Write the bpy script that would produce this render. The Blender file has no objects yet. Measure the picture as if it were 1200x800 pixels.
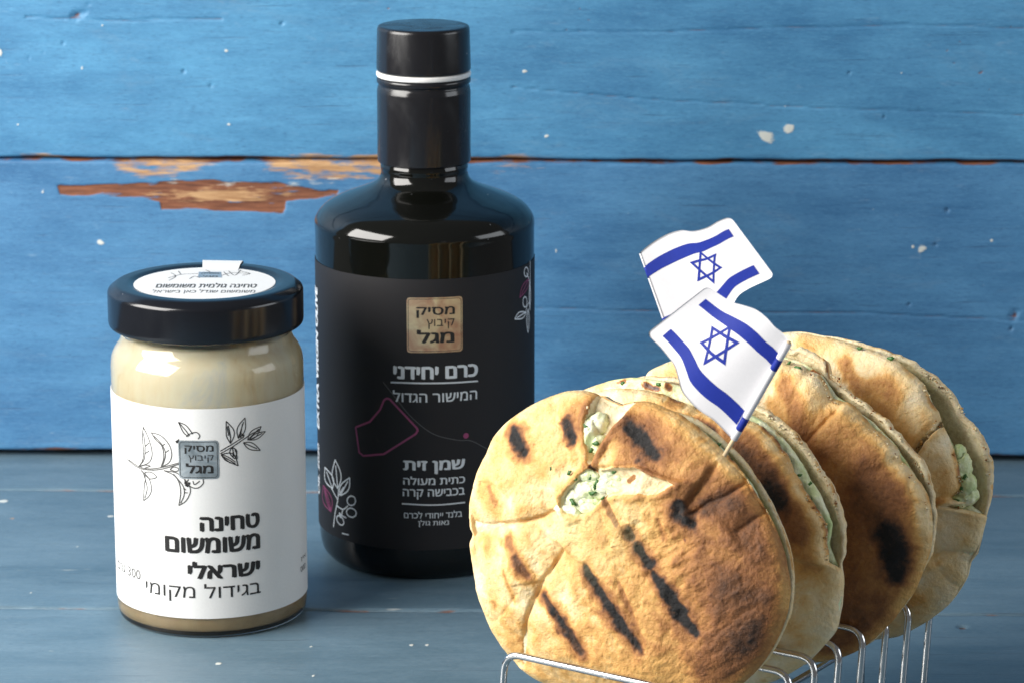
import bpy, bmesh, math
import numpy as np
from mathutils import Vector
from mathutils.geometry import delaunay_2d_cdt

# ------------------------------------------------------------------ camera, world, lamps
S = 0.01                      # everything below is laid out in centimetres
F_PX, PITCH, CAM_H = 3800.0, math.radians(14.0), 35.4
scene = bpy.context.scene
COL = scene.collection

cam_d = bpy.data.cameras.new('camera')
cam_d.sensor_width = 36.0
cam_d.lens = F_PX * 36.0 / 1200.0
cam_d.clip_start = 0.05
cam_d.clip_end = 50.0
cam_d.dof.use_dof = True
cam_d.dof.focus_distance = 0.99
cam_d.dof.aperture_fstop = 34.0
cam = bpy.data.objects.new('camera', cam_d)
cam.location = (0, 0, CAM_H * S)
cam.rotation_euler = (math.pi / 2 - PITCH, 0, 0)
COL.objects.link(cam)
scene.camera = cam

world = bpy.data.worlds.new('World')
scene.world = world
world.use_nodes = True
bg = world.node_tree.nodes['Background']
bg.inputs[0].default_value = (0.94, 0.96, 1.0, 1)
bg.inputs[1].default_value = 0.155

def area(name, loc, target, sx, sy, power, col):
    d = bpy.data.lights.new(name, 'AREA')
    d.shape = 'RECTANGLE'; d.size = sx; d.size_y = sy; d.energy = power; d.color = col
    o = bpy.data.objects.new(name, d)
    o.location = loc
    o.rotation_euler = (Vector(target) - Vector(loc)).to_track_quat('-Z', 'Y').to_euler()
    COL.objects.link(o)
    return o
area('softbox', (-0.73, 0.73, 0.46), (0.02, 1.05, 0.08), 0.70, 0.56, 20.0, (1.0, 0.97, 0.925))
area('fill_panel', (1.10, 0.80, 0.40), (0.0, 1.05, 0.10), 0.70, 0.50, 3.8, (0.90, 0.95, 1.0))

vs = scene.view_settings
vs.view_transform = 'Standard'
vs.look = 'None'
vs.exposure = 0.0
vs.gamma = 1.0
scene.cycles.max_bounces = 10
scene.cycles.transmission_bounces = 8

# ------------------------------------------------------------------ geometry of the view
def ray(px, py):
    x = (px - 600.0) / F_PX
    y = (400.0 - py) / F_PX
    return np.array([x, math.cos(PITCH) + y * math.sin(PITCH), -math.sin(PITCH) + y * math.cos(PITCH)])
CAMP = np.array([0.0, 0.0, CAM_H])

def on_plane(px, py, p0, n):
    d = ray(px, py)
    t = np.dot(np.asarray(p0) - CAMP, n) / np.dot(d, n)
    return CAMP + d * t

def at_depth(px, py, y):
    d = ray(px, py)
    return CAMP + d * (y / d[1])

def z_at(y_px, D):
    return CAM_H - D * math.tan(PITCH + math.atan((y_px - 400) / F_PX))

def on_cyl(px, py, ax, R):
    """first hit on a vertical cylinder -> (theta, z); theta 0 faces the camera, positive to the right"""
    d = ray(px, py)
    ox, oy = -ax[0], -ax[1]
    a = d[0] ** 2 + d[1] ** 2
    b = 2 * (ox * d[0] + oy * d[1])
    c = ox * ox + oy * oy - R * R
    disc = max(b * b - 4 * a * c, 0.0)
    t = (-b - math.sqrt(disc)) / (2 * a)
    p = CAMP + d * t
    return math.atan2(p[0] - ax[0], -(p[1] - ax[1])), p[2]

# ------------------------------------------------------------------ noise
def _hash(ix, iy, iz, seed):
    h = (ix * 374761393 + iy * 668265263 + iz * 2147483647 + seed * 144665) & 0xffffffff
    h = ((h ^ (h >> 13)) * 1274126177) & 0xffffffff
    h = (h ^ (h >> 16)) & 0xffffffff
    return h.astype(np.float64) / 4294967295.0 * 2 - 1

def vnoise(x, y, z=0.0, seed=0):
    x, y = np.broadcast_arrays(np.asarray(x, float), np.asarray(y, float))
    z = np.broadcast_to(np.asarray(z, float), x.shape)
    ix, iy, iz = np.floor(x).astype(np.int64), np.floor(y).astype(np.int64), np.floor(z).astype(np.int64)
    fx, fy, fz = x - ix, y - iy, z - iz
    fx = fx * fx * (3 - 2 * fx); fy = fy * fy * (3 - 2 * fy); fz = fz * fz * (3 - 2 * fz)
    out = 0
    for dx in (0, 1):
        for dy in (0, 1):
            for dz in (0, 1):
                w = (fx if dx else 1 - fx) * (fy if dy else 1 - fy) * (fz if dz else 1 - fz)
                out = out + w * _hash(ix + dx, iy + dy, iz + dz, seed)
    return out

def fbm(x, y, z=0.0, seed=0, octv=4, gain=0.5):
    o, a, t = 0, 1.0, 0.0
    for k in range(octv):
        o = o + a * vnoise(np.asarray(x) * 2 ** k + 7.3 * k, np.asarray(y) * 2 ** k - 3.1 * k, np.asarray(z) * 2 ** k, seed + k)
        t += a; a *= gain
    return o / t

def seg_dist(X, Y, pts, widths=None):
    """distance to a polyline (divided by its width when given); also the signed side"""
    best = np.full(X.shape, 1e9); side = np.zeros(X.shape); bt = np.zeros(X.shape)
    n = len(pts) - 1
    for i in range(n):
        ax, ay = pts[i]; bx, by = pts[i + 1]
        dx, dy = bx - ax, by - ay
        L = dx * dx + dy * dy + 1e-12
        t = np.clip(((X - ax) * dx + (Y - ay) * dy) / L, 0, 1)
        qx, qy = X - (ax + t * dx), Y - (ay + t * dy)
        d = np.sqrt(qx * qx + qy * qy)
        if widths is not None:
            d = d / (widths[i] * (1 - t) + widths[i + 1] * t)
        m = d < best
        best = np.where(m, d, best)
        side = np.where(m, np.sign(dx * qy - dy * qx), side)
        bt = np.where(m, (i + t) / n, bt)
    return best, side, bt

def in_poly(X, Y, poly):
    ins = np.zeros(X.shape, bool)
    n = len(poly)
    for i in range(n):
        x1, y1 = poly[i]; x2, y2 = poly[(i + 1) % n]
        c = ((y1 > Y) != (y2 > Y)) & (X < (x2 - x1) * (Y - y1) / (y2 - y1 + 1e-12) + x1)
        ins ^= c
    return ins

def sstep(a, b, x):
    t = np.clip((x - a) / (b - a), 0, 1)
    return t * t * (3 - 2 * t)

def spline(pts, n):
    """Catmull-Rom through 2-D / 3-D points"""
    P = np.array(pts, float)
    P = np.vstack([2 * P[0] - P[1], P, 2 * P[-1] - P[-2]])
    segs = len(P) - 3
    out = []
    for t in np.linspace(0, segs, n):
        i = min(int(t), segs - 1); f = t - i
        a, b, c, d = P[i:i + 4]
        out.append(0.5 * ((2 * b) + (c - a) * f + (2 * a - 5 * b + 4 * c - d) * f * f + (3 * b - a - 3 * c + d) * f ** 3))
    return np.array(out)

# ------------------------------------------------------------------ objects
def mesh_obj(name, verts, faces, mat, parent=None, smooth=True, attrs=None, mat_idx=None):
    """verts in cm and world space; origin stays with the parent"""
    me = bpy.data.meshes.new(name)
    v = np.asarray(verts, float) * S
    if parent is not None:
        v = v - np.array(root_loc(parent))
    if isinstance(faces, np.ndarray):
        nv, nf, k = len(v), len(faces), faces.shape[1]
        me.vertices.add(nv); me.vertices.foreach_set('co', v.ravel())
        me.loops.add(nf * k); me.loops.foreach_set('vertex_index', faces.astype(np.int32).ravel())
        me.polygons.add(nf); me.polygons.foreach_set('loop_start', np.arange(nf, dtype=np.int32) * k)
        me.update(calc_edges=True)
    else:
        me.from_pydata([tuple(p) for p in v], [], faces)
    me.validate(verbose=False)
    if attrs:
        for an, val in attrs.items():
            if len(me.vertices) != len(v): break
            a = me.color_attributes.new(an, 'FLOAT_COLOR', 'POINT')
            full = np.ones((len(v), 4)); full[:, :val.shape[1]] = val
            a.data.foreach_set('color', full.ravel())
    me.polygons.foreach_set('use_smooth', np.full(len(me.polygons), smooth))
    me.materials.append(mat)
    me.update()
    o = bpy.data.objects.new(name, me)
    COL.objects.link(o)
    if parent is not None:
        o.parent = parent
    return o

def root_loc(o):
    l = Vector(o.location)
    while o.parent:
        o = o.parent; l = l + Vector(o.location)
    return l

def thing(name, label, cat, loc=(0, 0, 0), group=None):
    o = bpy.data.objects.new(name, None)
    o.empty_display_size = 0.02
    COL.objects.link(o)
    o.location = tuple(np.array(loc) * S)
    o['label'] = label
    if cat: o['category'] = cat
    if group: o['group'] = group
    return o

def grid_faces(n, m, wrap_n=False):
    """quads over an n x m vertex grid, index i*m+j"""
    i = np.arange(n if wrap_n else n - 1)[:, None]; j = np.arange(m - 1)[None, :]
    i2 = (i + 1) % n
    return np.stack([i * m + j, i2 * m + j, i2 * m + j + 1, i * m + j + 1], -1).reshape(-1, 4)

def lathe(name, prof, cx, cy, mat, parent, seg=128, z0=0.0, cap_bot=True, cap_top=True):
    prof = np.array(prof, float)
    th = np.linspace(0, 2 * math.pi, seg, endpoint=False)
    n, m = seg, len(prof)
    V = np.zeros((n, m, 3))
    V[:, :, 0] = cx + np.cos(th)[:, None] * prof[None, :, 0]
    V[:, :, 1] = cy + np.sin(th)[:, None] * prof[None, :, 0]
    V[:, :, 2] = z0 + prof[None, :, 1]
    f = [tuple(q) for q in grid_faces(n, m, True)]
    if cap_bot: f.append(tuple(i * m for i in range(n))[::-1])
    if cap_top: f.append(tuple(i * m + m - 1 for i in range(n)))
    return mesh_obj(name, V.reshape(-1, 3), f, mat, parent)

def rounded(prof, r=0.1, k=5):
    """round the inner corners of an open profile"""
    P = [np.array(p, float) for p in prof]
    out = [P[0]]
    for a, b, c in zip(P[:-2], P[1:-1], P[2:]):
        la, lc = np.linalg.norm(a - b), np.linalg.norm(c - b)
        rr = min(r, la * 0.45, lc * 0.45)
        p, q = b + (a - b) / la * rr, b + (c - b) / lc * rr
        for t in np.linspace(0, 1, k):
            out.append((1 - t) ** 2 * p + 2 * t * (1 - t) * b + t * t * q)
    out.append(P[-1])
    return out

def tube(name, path, r, mat, parent, seg=14):
    P = np.array(path, float)
    n = len(P)
    T = np.gradient(P, axis=0); T /= np.linalg.norm(T, axis=1)[:, None]
    up = np.array([0.31, 0.77, 0.55]); up /= np.linalg.norm(up)
    V = []
    for i in range(n):
        a = up - T[i] * np.dot(up, T[i]); a /= np.linalg.norm(a); up = a
        b = np.cross(T[i], a)
        rr = r[i] if hasattr(r, '__len__') else r
        for k in range(seg):
            t = 2 * math.pi * k / seg
            V.append(P[i] + rr * (math.cos(t) * a + math.sin(t) * b))
    f = []
    for i in range(n - 1):
        for k in range(seg):
            k2 = (k + 1) % seg
            f.append((i * seg + k, i * seg + k2, (i + 1) * seg + k2, (i + 1) * seg + k))
    f.append(tuple(range(seg))[::-1]); f.append(tuple((n - 1) * seg + k for k in range(seg)))
    return mesh_obj(name, V, f, mat, parent)

# ------------------------------------------------------------------ materials
def new_mat(name):
    m = bpy.data.materials.new(name); m.use_nodes = True
    nt = m.node_tree
    b = nt.nodes['Principled BSDF']
    return m, nt, b

class NB:
    def __init__(s, nt): s.nt = nt
    def n(s, typ, **kw):
        nd = s.nt.nodes.new(typ)
        for k, v in kw.items():
            setattr(nd, k, v)
        return nd
    def link(s, a, b): s.nt.links.new(a, b)
    def val(s, sock, v):
        if hasattr(v, 'is_linked') or isinstance(v, bpy.types.NodeSocket): s.link(v, sock)
        else: sock.default_value = v
    def math(s, op, a, b=0.0, c=None, clamp=False):
        nd = s.n('ShaderNodeMath', operation=op, use_clamp=clamp)
        s.val(nd.inputs[0], a); s.val(nd.inputs[1], b)
        if c is not None: s.val(nd.inputs[2], c)
        return nd.outputs[0]
    def mix(s, f, a, b, typ='MIX'):
        nd = s.n('ShaderNodeMix', data_type='RGBA', blend_type=typ)
        s.val(nd.inputs[0], f); s.val(nd.inputs[6], a); s.val(nd.inputs[7], b)
        return nd.outputs[2]
    def coords(s, scale=(1, 1, 1), loc=(0, 0, 0), kind='Object'):
        tc = s.n('ShaderNodeTexCoord'); mp = s.n('ShaderNodeMapping')
        mp.inputs['Scale'].default_value = scale; mp.inputs['Location'].default_value = loc
        s.link(tc.outputs[kind], mp.inputs[0]); return mp.outputs[0]
    def noise(s, vec, scale, detail=4, rough=0.5, dist=0.0):
        nd = s.n('ShaderNodeTexNoise')
        s.link(vec, nd.inputs['Vector']); nd.inputs['Scale'].default_value = scale
        nd.inputs['Detail'].default_value = detail; nd.inputs['Roughness'].default_value = rough
        nd.inputs['Distortion'].default_value = dist
        return nd.outputs[0]
    def ramp(s, f, stops, interp='LINEAR'):
        nd = s.n('ShaderNodeValToRGB'); nd.color_ramp.interpolation = interp
        el = nd.color_ramp.elements
        while len(el) > 1: el.remove(el[-1])
        el[0].position = stops[0][0]; el[0].color = (*stops[0][1], 1)
        for p, c in stops[1:]:
            e = el.new(p); e.color = (*c, 1)
        s.link(f, nd.inputs[0]); return nd.outputs[0]
    def mrange(s, v, a, b, c=0.0, d=1.0):
        nd = s.n('ShaderNodeMapRange'); s.link(v, nd.inputs[0])
        for i, x in enumerate((a, b, c, d)): nd.inputs[i + 1].default_value = x
        return nd.outputs[0]
    def attr(s, name):
        nd = s.n('ShaderNodeAttribute', attribute_name=name)
        sep = s.n('ShaderNodeSeparateColor'); s.link(nd.outputs['Color'], sep.inputs[0])
        return sep.outputs
    def bump(s, h, strength, dist, normal=None):
        nd = s.n('ShaderNodeBump'); s.link(h, nd.inputs['Height'])
        nd.inputs['Strength'].default_value = strength; nd.inputs['Distance'].default_value = dist
        if normal is not None: s.link(normal, nd.inputs['Normal'])
        return nd.outputs[0]

def plain(name, col, rough=0.5, metal=0.0, **kw):
    m, nt, b = new_mat(name); N = NB(nt)
    v = N.coords((1, 1, 1))
    no = N.noise(v, 900, 3, 0.6)
    c = N.mix(N.mrange(no, 0.3, 0.7, 0.0, 1.0), (*[x * 0.94 for x in col], 1), (*[min(1, x * 1.05) for x in col], 1))
    N.link(c, b.inputs['Base Color'])
    b.inputs['Roughness'].default_value = rough; b.inputs['Metallic'].default_value = metal
    for k, x in kw.items(): b.inputs[k].default_value = x
    return m

def painted_wood(name, c_lo, c_hi, rough, seed, coat=0.0):
    """painted plank: long grain, worn mask R = brown wood, G = fresh wood, B = white filler"""
    m, nt, b = new_mat(name); N = NB(nt)
    info = N.n('ShaderNodeObjectInfo')
    tc = N.n('ShaderNodeTexCoord')
    mp = N.n('ShaderNodeMapping'); N.link(tc.outputs['Object'], mp.inputs[0])
    mp.inputs['Scale'].default_value = (1.0, 11.0, 11.0); mp.inputs['Location'].default_value = (seed, seed * 2, 0)
    mp2 = N.n('ShaderNodeMapping'); N.link(tc.outputs['Object'], mp2.inputs[0])
    mp2.inputs['Scale'].default_value = (1.0, 3.0, 3.0); mp2.inputs['Location'].default_value = (seed, seed, 0)
    fine = N.noise(mp.outputs[0], 60, 6, 0.65)
    big = N.noise(mp2.outputs[0], 9, 4, 0.6)
    cloud = N.noise(mp2.outputs[0], 28, 5, 0.6, 0.4)
    t = N.math('ADD', N.math('MULTIPLY', fine, 0.24), N.math('ADD', N.math('MULTIPLY', big, 0.48), N.math('MULTIPLY', cloud, 0.32)))
    paint = N.ramp(t, [(0.38, c_lo), (0.68, c_hi)])
    # dark hairline streaks along the grain
    mp3 = N.n('ShaderNodeMapping'); N.link(tc.outputs['Object'], mp3.inputs[0])
    mp3.inputs['Scale'].default_value = (1.0, 30.0, 30.0); mp3.inputs['Location'].default_value = (seed * 3, 1.7, seed)
    st = N.noise(mp3.outputs[0], 28, 3, 0.55)
    streak = N.mrange(st, 0.64, 0.74)
    paint = N.mix(N.math('MULTIPLY', streak, 0.38), paint, (c_lo[0] * 0.35 + .01, c_lo[1] * 0.35, c_lo[2] * 0.4, 1))
    mp4 = N.n('ShaderNodeMapping'); N.link(tc.outputs['Object'], mp4.inputs[0])
    mp4.inputs['Scale'].default_value = (1.0, 6.0, 6.0); mp4.inputs['Location'].default_value = (seed, 0.3, seed)
    hair = N.noise(mp4.outputs[0], 420, 4, 0.7)
    paint = N.mix(N.math('MULTIPLY', N.mrange(hair, 0.46, 0.30), 0.55), paint, (c_lo[0] * 0.6, c_lo[1] * 0.55, c_lo[2] * 0.6, 1))
    paint = N.mix(N.math('MULTIPLY', N.mrange(hair, 0.55, 0.72), 0.34), paint, (c_hi[0] * 1.9, c_hi[1] * 1.4, c_hi[2] * 1.2, 1))
    scuff = N.math('MULTIPLY', N.mrange(N.noise(mp2.outputs[0], 18, 6, 0.75, 0.8), 0.56, 0.72), N.mrange(hair, 0.40, 0.62))
    paint = N.mix(N.math('MULTIPLY', scuff, 0.35), paint, (0.16, 0.20, 0.25, 1))
    lite = N.mrange(N.noise(mp2.outputs[0], 75, 5, 0.7), 0.63, 0.76)
    paint = N.mix(N.math('MULTIPLY', lite, 0.22), paint, (0.35, 0.45, 0.55, 1))
    R, G, B = N.attr('wear')[0:3]
    br = N.noise(mp.outputs[0], 120, 5, 0.75)
    def thr(mask, k=0.55, sharp=0.10):
        s_ = N.math('ADD', mask, N.math('MULTIPLY', N.math('SUBTRACT', br, 0.5), k))
        return N.mrange(s_, 0.5 - sharp, 0.5 + sharp)
    wood = N.ramp(fine, [(0.35, (0.10, 0.032, 0.016)), (0.65, (0.26, 0.095, 0.045))])
    fresh = N.ramp(fine, [(0.35, (0.33, 0.17, 0.075)), (0.65, (0.55, 0.34, 0.17))])
    mR, mG, mB = thr(R), thr(G, 0.8, 0.16), thr(B, 0.5)
    c = N.mix(mR, paint, wood)
    c = N.mix(mG, c, fresh)
    c = N.mix(mB, c, (0.62, 0.64, 0.60, 1))
    N.link(c, b.inputs['Base Color'])
    rg = N.math('ADD', N.math('MULTIPLY', cloud, 0.22), rough - 0.1)
    N.link(N.math('ADD', rg, N.math('MULTIPLY', mR, 0.25)), b.inputs['Roughness'])
    b.inputs['Coat Weight'].default_value = coat
    b.inputs['Coat Roughness'].default_value = 0.3
    n1 = N.bump(hair, 0.35, 0.00025, N.bump(fine, 0.14, 0.0006))
    n2 = N.bump(N.math('SUBTRACT', N.math('MULTIPLY', mB, 0.6), N.math('ADD', mR, N.math('MULTIPLY', streak, 0.5))), 0.5, 0.0004, n1)
    N.link(n2, b.inputs['Normal'])
    return m

M_wall = painted_wood('blue_painted_wood', (0.035, 0.136, 0.292), (0.088, 0.262, 0.470), 0.50, 3.1)
M_wall_top = painted_wood('sky_blue_painted_wood', (0.038, 0.160, 0.322), (0.095, 0.315, 0.535), 0.50, 5.7)
M_table = painted_wood('grey_blue_painted_wood', (0.082, 0.148, 0.200), (0.155, 0.240, 0.305), 0.38, 8.4)

def bread_mat(name, tone=1.0):
    """bake attribute: R = browning 0..1, G = crumb / inside, B = moist filling stain"""
    m, nt, b = new_mat(name); N = NB(nt)
    v = N.coords()
    A = N.attr('bake')
    big = N.noise(v, 45, 5, 0.6, 0.3)
    mid = N.noise(v, 170, 5, 0.65)
    fine = N.noise(v, 700, 4, 0.7)
    grit = N.noise(v, 2600, 2, 0.6)
    vor = N.n('ShaderNodeTexVoronoi'); N.link(v, vor.inputs['Vector']); vor.inputs['Scale'].default_value = 420
    vor.inputs['Randomness'].default_value = 1.0
    r = N.math('ADD', A[0], N.math('MULTIPLY', N.math('SUBTRACT', big, 0.5), 0.18))
    amp = N.math('ADD', N.math('MULTIPLY', A[0], 0.22), 0.10)
    r = N.math('ADD', r, N.math('MULTIPLY', N.math('SUBTRACT', mid, 0.5), N.math('MULTIPLY', amp, 1.6)))
    r = N.math('ADD', r, N.math('MULTIPLY', N.math('SUBTRACT', fine, 0.5), amp))
    r = N.math('ADD', r, N.math('MULTIPLY', N.math('SUBTRACT', grit, 0.5), 0.07), clamp=True)
    spot = N.n('ShaderNodeTexVoronoi'); N.link(v, spot.inputs['Vector']); spot.inputs['Scale'].default_value = 95
    sp = N.math('MULTIPLY', N.mrange(spot.outputs[0], 0.20, 0.05), N.mrange(N.noise(v, 60, 2, 0.5), 0.52, 0.62))
    r = N.math('ADD', r, N.math('MULTIPLY', sp, 0.20), clamp=True)
    crust = N.ramp(r, [(0.0, (0.87, 0.75, 0.52)), (0.16, (0.82, 0.61, 0.31)), (0.32, (0.68, 0.38, 0.115)),
                       (0.48, (0.43, 0.195, 0.055)), (0.64, (0.24, 0.095, 0.030)), (0.80, (0.095, 0.040, 0.017)),
                       (0.93, (0.014, 0.011, 0.010)), (1.0, (0.008, 0.007, 0.007))])
    crumb = N.ramp(N.math('ADD', N.math('MULTIPLY', mid, 0.5), N.math('MULTIPLY', fine, 0.5)), [(0.35, (0.62, 0.47, 0.25)), (0.62, (0.86, 0.76, 0.52))])
    flour = N.math('MULTIPLY', N.mrange(N.noise(v, 1500, 3, 0.7), 0.60, 0.70), N.mrange(N.noise(v, 38, 3, 0.6), 0.45, 0.65))
    flour = N.math('MULTIPLY', flour, N.mrange(r, 0.25, 0.6, 1.0, 0.15))
    crust = N.mix(N.math('MULTIPLY', flour, 0.35), crust, (0.88, 0.80, 0.64, 1))
    c = N.mix(N.mrange(N.math('ADD', A[1], N.math('MULTIPLY', N.math('SUBTRACT', fine, 0.5), 0.5)), 0.35, 0.65), crust, crumb)
    c = N.mix(N.math('MULTIPLY', A[2], 0.6), c, N.mix(mid, (0.62, 0.52, 0.16, 1), (0.78, 0.72, 0.38, 1)))
    N.link(c, b.inputs['Base Color'])
    N.link(N.mrange(r, 0.0, 1.0, 0.52, 0.8), b.inputs['Roughness'])
    b.inputs['Subsurface Weight'].default_value = 0.12
    b.inputs['Subsurface Radius'].default_value = (0.004, 0.0022, 0.001)
    b.inputs['Subsurface Scale'].default_value = 0.5
    b.inputs['Specular IOR Level'].default_value = 0.45
    n1 = N.bump(mid, 0.8, 0.0014)
    n2 = N.bump(fine, 0.8, 0.0006, n1)
    ns = N.bump(N.math('ADD', N.math('MULTIPLY', vor.outputs[0], 0.5), grit), 0.35, 0.00018, n2)
    N.link(ns, b.inputs['Normal'])
    return m
M_bread = bread_mat('grilled_pita')

def filling_mat():
    m, nt, b = new_mat('cheese_herb_filling'); N = NB(nt)
    v = N.coords()
    A = N.attr('bake')
    n1 = N.noise(v, 130, 5, 0.6); n2 = N.noise(v, 520, 4, 0.65)
    base = N.ramp(n1, [(0.35, (0.50, 0.62, 0.27)), (0.5, (0.71, 0.77, 0.46)), (0.66, (0.84, 0.85, 0.63))])
    vo = N.n('ShaderNodeTexVoronoi'); N.link(v, vo.inputs['Vector']); vo.inputs['Scale'].default_value = 330
    fleck = N.math('MULTIPLY', N.mrange(vo.outputs[0], 0.26, 0.14), N.mrange(N.noise(v, 190, 2, 0.5), 0.54, 0.62))
    c = N.mix(fleck, base, (0.060, 0.16, 0.030, 1))
    brown = N.math('ADD', A[0], N.math('MULTIPLY', N.math('SUBTRACT', n2, 0.5), 0.7), clamp=True)
    c = N.mix(N.mrange(brown, 0.3, 0.6), c, N.ramp(brown, [(0.3, (0.78, 0.56, 0.20)), (0.65, (0.40, 0.15, 0.03)), (1.0, (0.06, 0.02, 0.01))]))
    N.link(c, b.inputs['Base Color'])
    b.inputs['Roughness'].default_value = 0.42
    b.inputs['Subsurface Weight'].default_value = 0.25
    b.inputs['Subsurface Radius'].default_value = (0.003, 0.003, 0.0015)
    b.inputs['Subsurface Scale'].default_value = 0.6
    N.link(N.bump(n2, 0.7, 0.0006, N.bump(n1, 0.5, 0.001)), b.inputs['Normal'])
    return m
M_fill = filling_mat()
M_herb = plain('herb_leaf', (0.035, 0.12, 0.02), 0.45)
M_wire = plain('chrome_wire', (0.62, 0.61, 0.60), 0.13, 1.0)

def cap_mat(name, col, rough, smear=0.0):
    m, nt, b = new_mat(name); N = NB(nt)
    v = N.coords()
    dust = N.n('ShaderNodeTexVoronoi'); N.link(v, dust.inputs['Vector']); dust.inputs['Scale'].default_value = 260
    spk = N.math('MULTIPLY', N.mrange(dust.outputs[0], 0.07, 0.04), N.mrange(N.noise(v, 140, 2, 0.5), 0.55, 0.62))
    N.link(N.mix(spk, (*col, 1), (0.35, 0.36, 0.38, 1)), b.inputs['Base Color'])
    mp = N.coords((1, 1, 0.35), (0.3, 0, 0))
    sm = N.noise(mp, 70, 4, 0.6, 1.2)
    N.link(N.mrange(sm, 0.35, 0.65, rough, rough + smear), b.inputs['Roughness'])
    N.link(N.bump(N.noise(v, 60, 2, 0.5), 0.08, 0.001), b.inputs['Normal'])
    return m
M_lid = cap_mat('black_enamel', (0.006, 0.007, 0.010), 0.16, 0.06)
M_cap = cap_mat('black_foil', (0.010, 0.010, 0.012), 0.13, 0.20)
M_blackglass = cap_mat('black_glass', (0.0035, 0.0038, 0.0030), 0.07, 0.05)
M_white = plain('white_plastic', (0.82, 0.82, 0.80), 0.35)
M_ink = plain('black_ink', (0.012, 0.011, 0.011), 0.6)
M_greyink = plain('grey_ink', (0.07, 0.068, 0.065), 0.6)
M_silverink = plain('silver_grey_ink', (0.60, 0.64, 0.68), 0.5)
M_whiteink = plain('white_ink', (0.72, 0.76, 0.80), 0.5)
M_maroon = plain('maroon_ink', (0.26, 0.045, 0.13), 0.5)
M_faint = plain('faint_grey_ink', (0.075, 0.075, 0.08), 0.5)
M_blue = plain('blue_print', (0.016, 0.032, 0.27), 0.5)
M_blue.node_tree.nodes['Principled BSDF'].inputs['Specular IOR Level'].default_value = 0.15
M_stick = plain('birch_stick', (0.62, 0.47, 0.28), 0.6)

def paper(name, col, rough=0.55, coat=0.0, spec=0.5):
    m, nt, b = new_mat(name); N = NB(nt); v = N.coords()
    n1 = N.noise(v, 60, 3, 0.5); n2 = N.noise(v, 1500, 3, 0.7)
    c = N.mix(N.mrange(n1, 0.3, 0.7), (*[x * 0.96 for x in col], 1), (*col, 1))
    N.link(N.mix(N.mrange(n2, 0.35, 0.7, 0, 0.5), c, (*[x * 0.9 for x in col], 1)), b.inputs['Base Color'])
    b.inputs['Roughness'].default_value = rough
    b.inputs['Coat Weight'].default_value = coat
    b.inputs['Specular IOR Level'].default_value = spec
    N.link(N.bump(n2, 0.15, 0.0001, N.bump(n1, 0.1, 0.001)), b.inputs['Normal'])
    return m
M_label = paper('white_label_paper', (0.80, 0.80, 0.79))
M_blabel = paper('charcoal_label_paper', (0.0155, 0.0150, 0.0170), 0.58, 0.0, 0.28)
M_flag = paper('white_flag_film', (0.70, 0.69, 0.71), 0.5)

def foil(name, c1, c2):
    m, nt, b = new_mat(name); N = NB(nt); v = N.coords()
    n1 = N.noise(v, 120, 4, 0.6, 1.0)
    N.link(N.ramp(n1, [(0.35, c1), (0.65, c2)]), b.inputs['Base Color'])
    b.inputs['Metallic'].default_value = 0.75
    b.inputs['Roughness'].default_value = 0.42
    N.link(N.bump(n1, 0.5, 0.0006), b.inputs['Normal'])
    return m
M_foil_s = foil('silver_foil', (0.30, 0.34, 0.36), (0.62, 0.66, 0.68))
M_foil_c = foil('copper_foil', (0.55, 0.30, 0.20), (0.80, 0.66, 0.42))

def glass_mat():
    m, nt, b = new_mat('clear_glass'); N = NB(nt); v = N.coords()
    b.inputs['Base Color'].default_value = (0.97, 0.99, 0.975, 1)
    b.inputs['Transmission Weight'].default_value = 1.0
    b.inputs['Roughness'].default_value = 0.02
    b.inputs['IOR'].default_value = 1.45
    N.link(N.bump(N.noise(v, 35, 2, 0.5), 0.12, 0.002), b.inputs['Normal'])
    return m
M_glass = glass_mat()

def tahini_mat():
    m, nt, b = new_mat('tahini_paste'); N = NB(nt)
    v = N.coords((1, 1, 0.35)); v2 = N.coords()
    n1 = N.noise(v, 55, 5, 0.65, 0.5); n2 = N.noise(v2, 140, 4, 0.6)
    sep = N.n('ShaderNodeSeparateXYZ'); tc = N.n('ShaderNodeTexCoord'); N.link(tc.outputs['Object'], sep.inputs[0])
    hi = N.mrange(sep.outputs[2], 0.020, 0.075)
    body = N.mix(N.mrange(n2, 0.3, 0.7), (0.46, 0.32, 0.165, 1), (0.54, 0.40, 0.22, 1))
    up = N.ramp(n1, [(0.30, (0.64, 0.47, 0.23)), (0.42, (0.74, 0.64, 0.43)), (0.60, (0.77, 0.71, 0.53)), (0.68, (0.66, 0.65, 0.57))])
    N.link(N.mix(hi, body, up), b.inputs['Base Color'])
    b.inputs['Roughness'].default_value = 0.35
    b.inputs['Subsurface Weight'].default_value = 0.1
    b.inputs['Subsurface Radius'].default_value = (0.003, 0.002, 0.001)
    N.link(N.bump(n1, 0.4, 0.001), b.inputs['Normal'])
    return m
M_tahini = tahini_mat()

# ------------------------------------------------------------------ table and wall
YAW = math.radians(-1.25)
D_WALL = 122.8
cyw, syw = math.cos(YAW), math.sin(YAW)
def set_pt(x, y, z):
    """room coords (x along the wall, y towards it, 0 at the wall face) -> world cm"""
    return np.array([cyw * x - syw * y, D_WALL + syw * x + cyw * y, z])

def room_xy(px, py, plane):
    if plane == 'wall':
        p = on_plane(px, py, set_pt(0, 0, 0), np.array([-syw, cyw, 0]))
        return np.array([cyw * p[0] + syw * (p[1] - D_WALL), p[2]])
    p = on_plane(px, py, (0, 0, 0), np.array([0, 0, 1.0]))
    return np.array([cyw * p[0] + syw * (p[1] - D_WALL), -syw * p[0] + cyw * (p[1] - D_WALL)])

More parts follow.
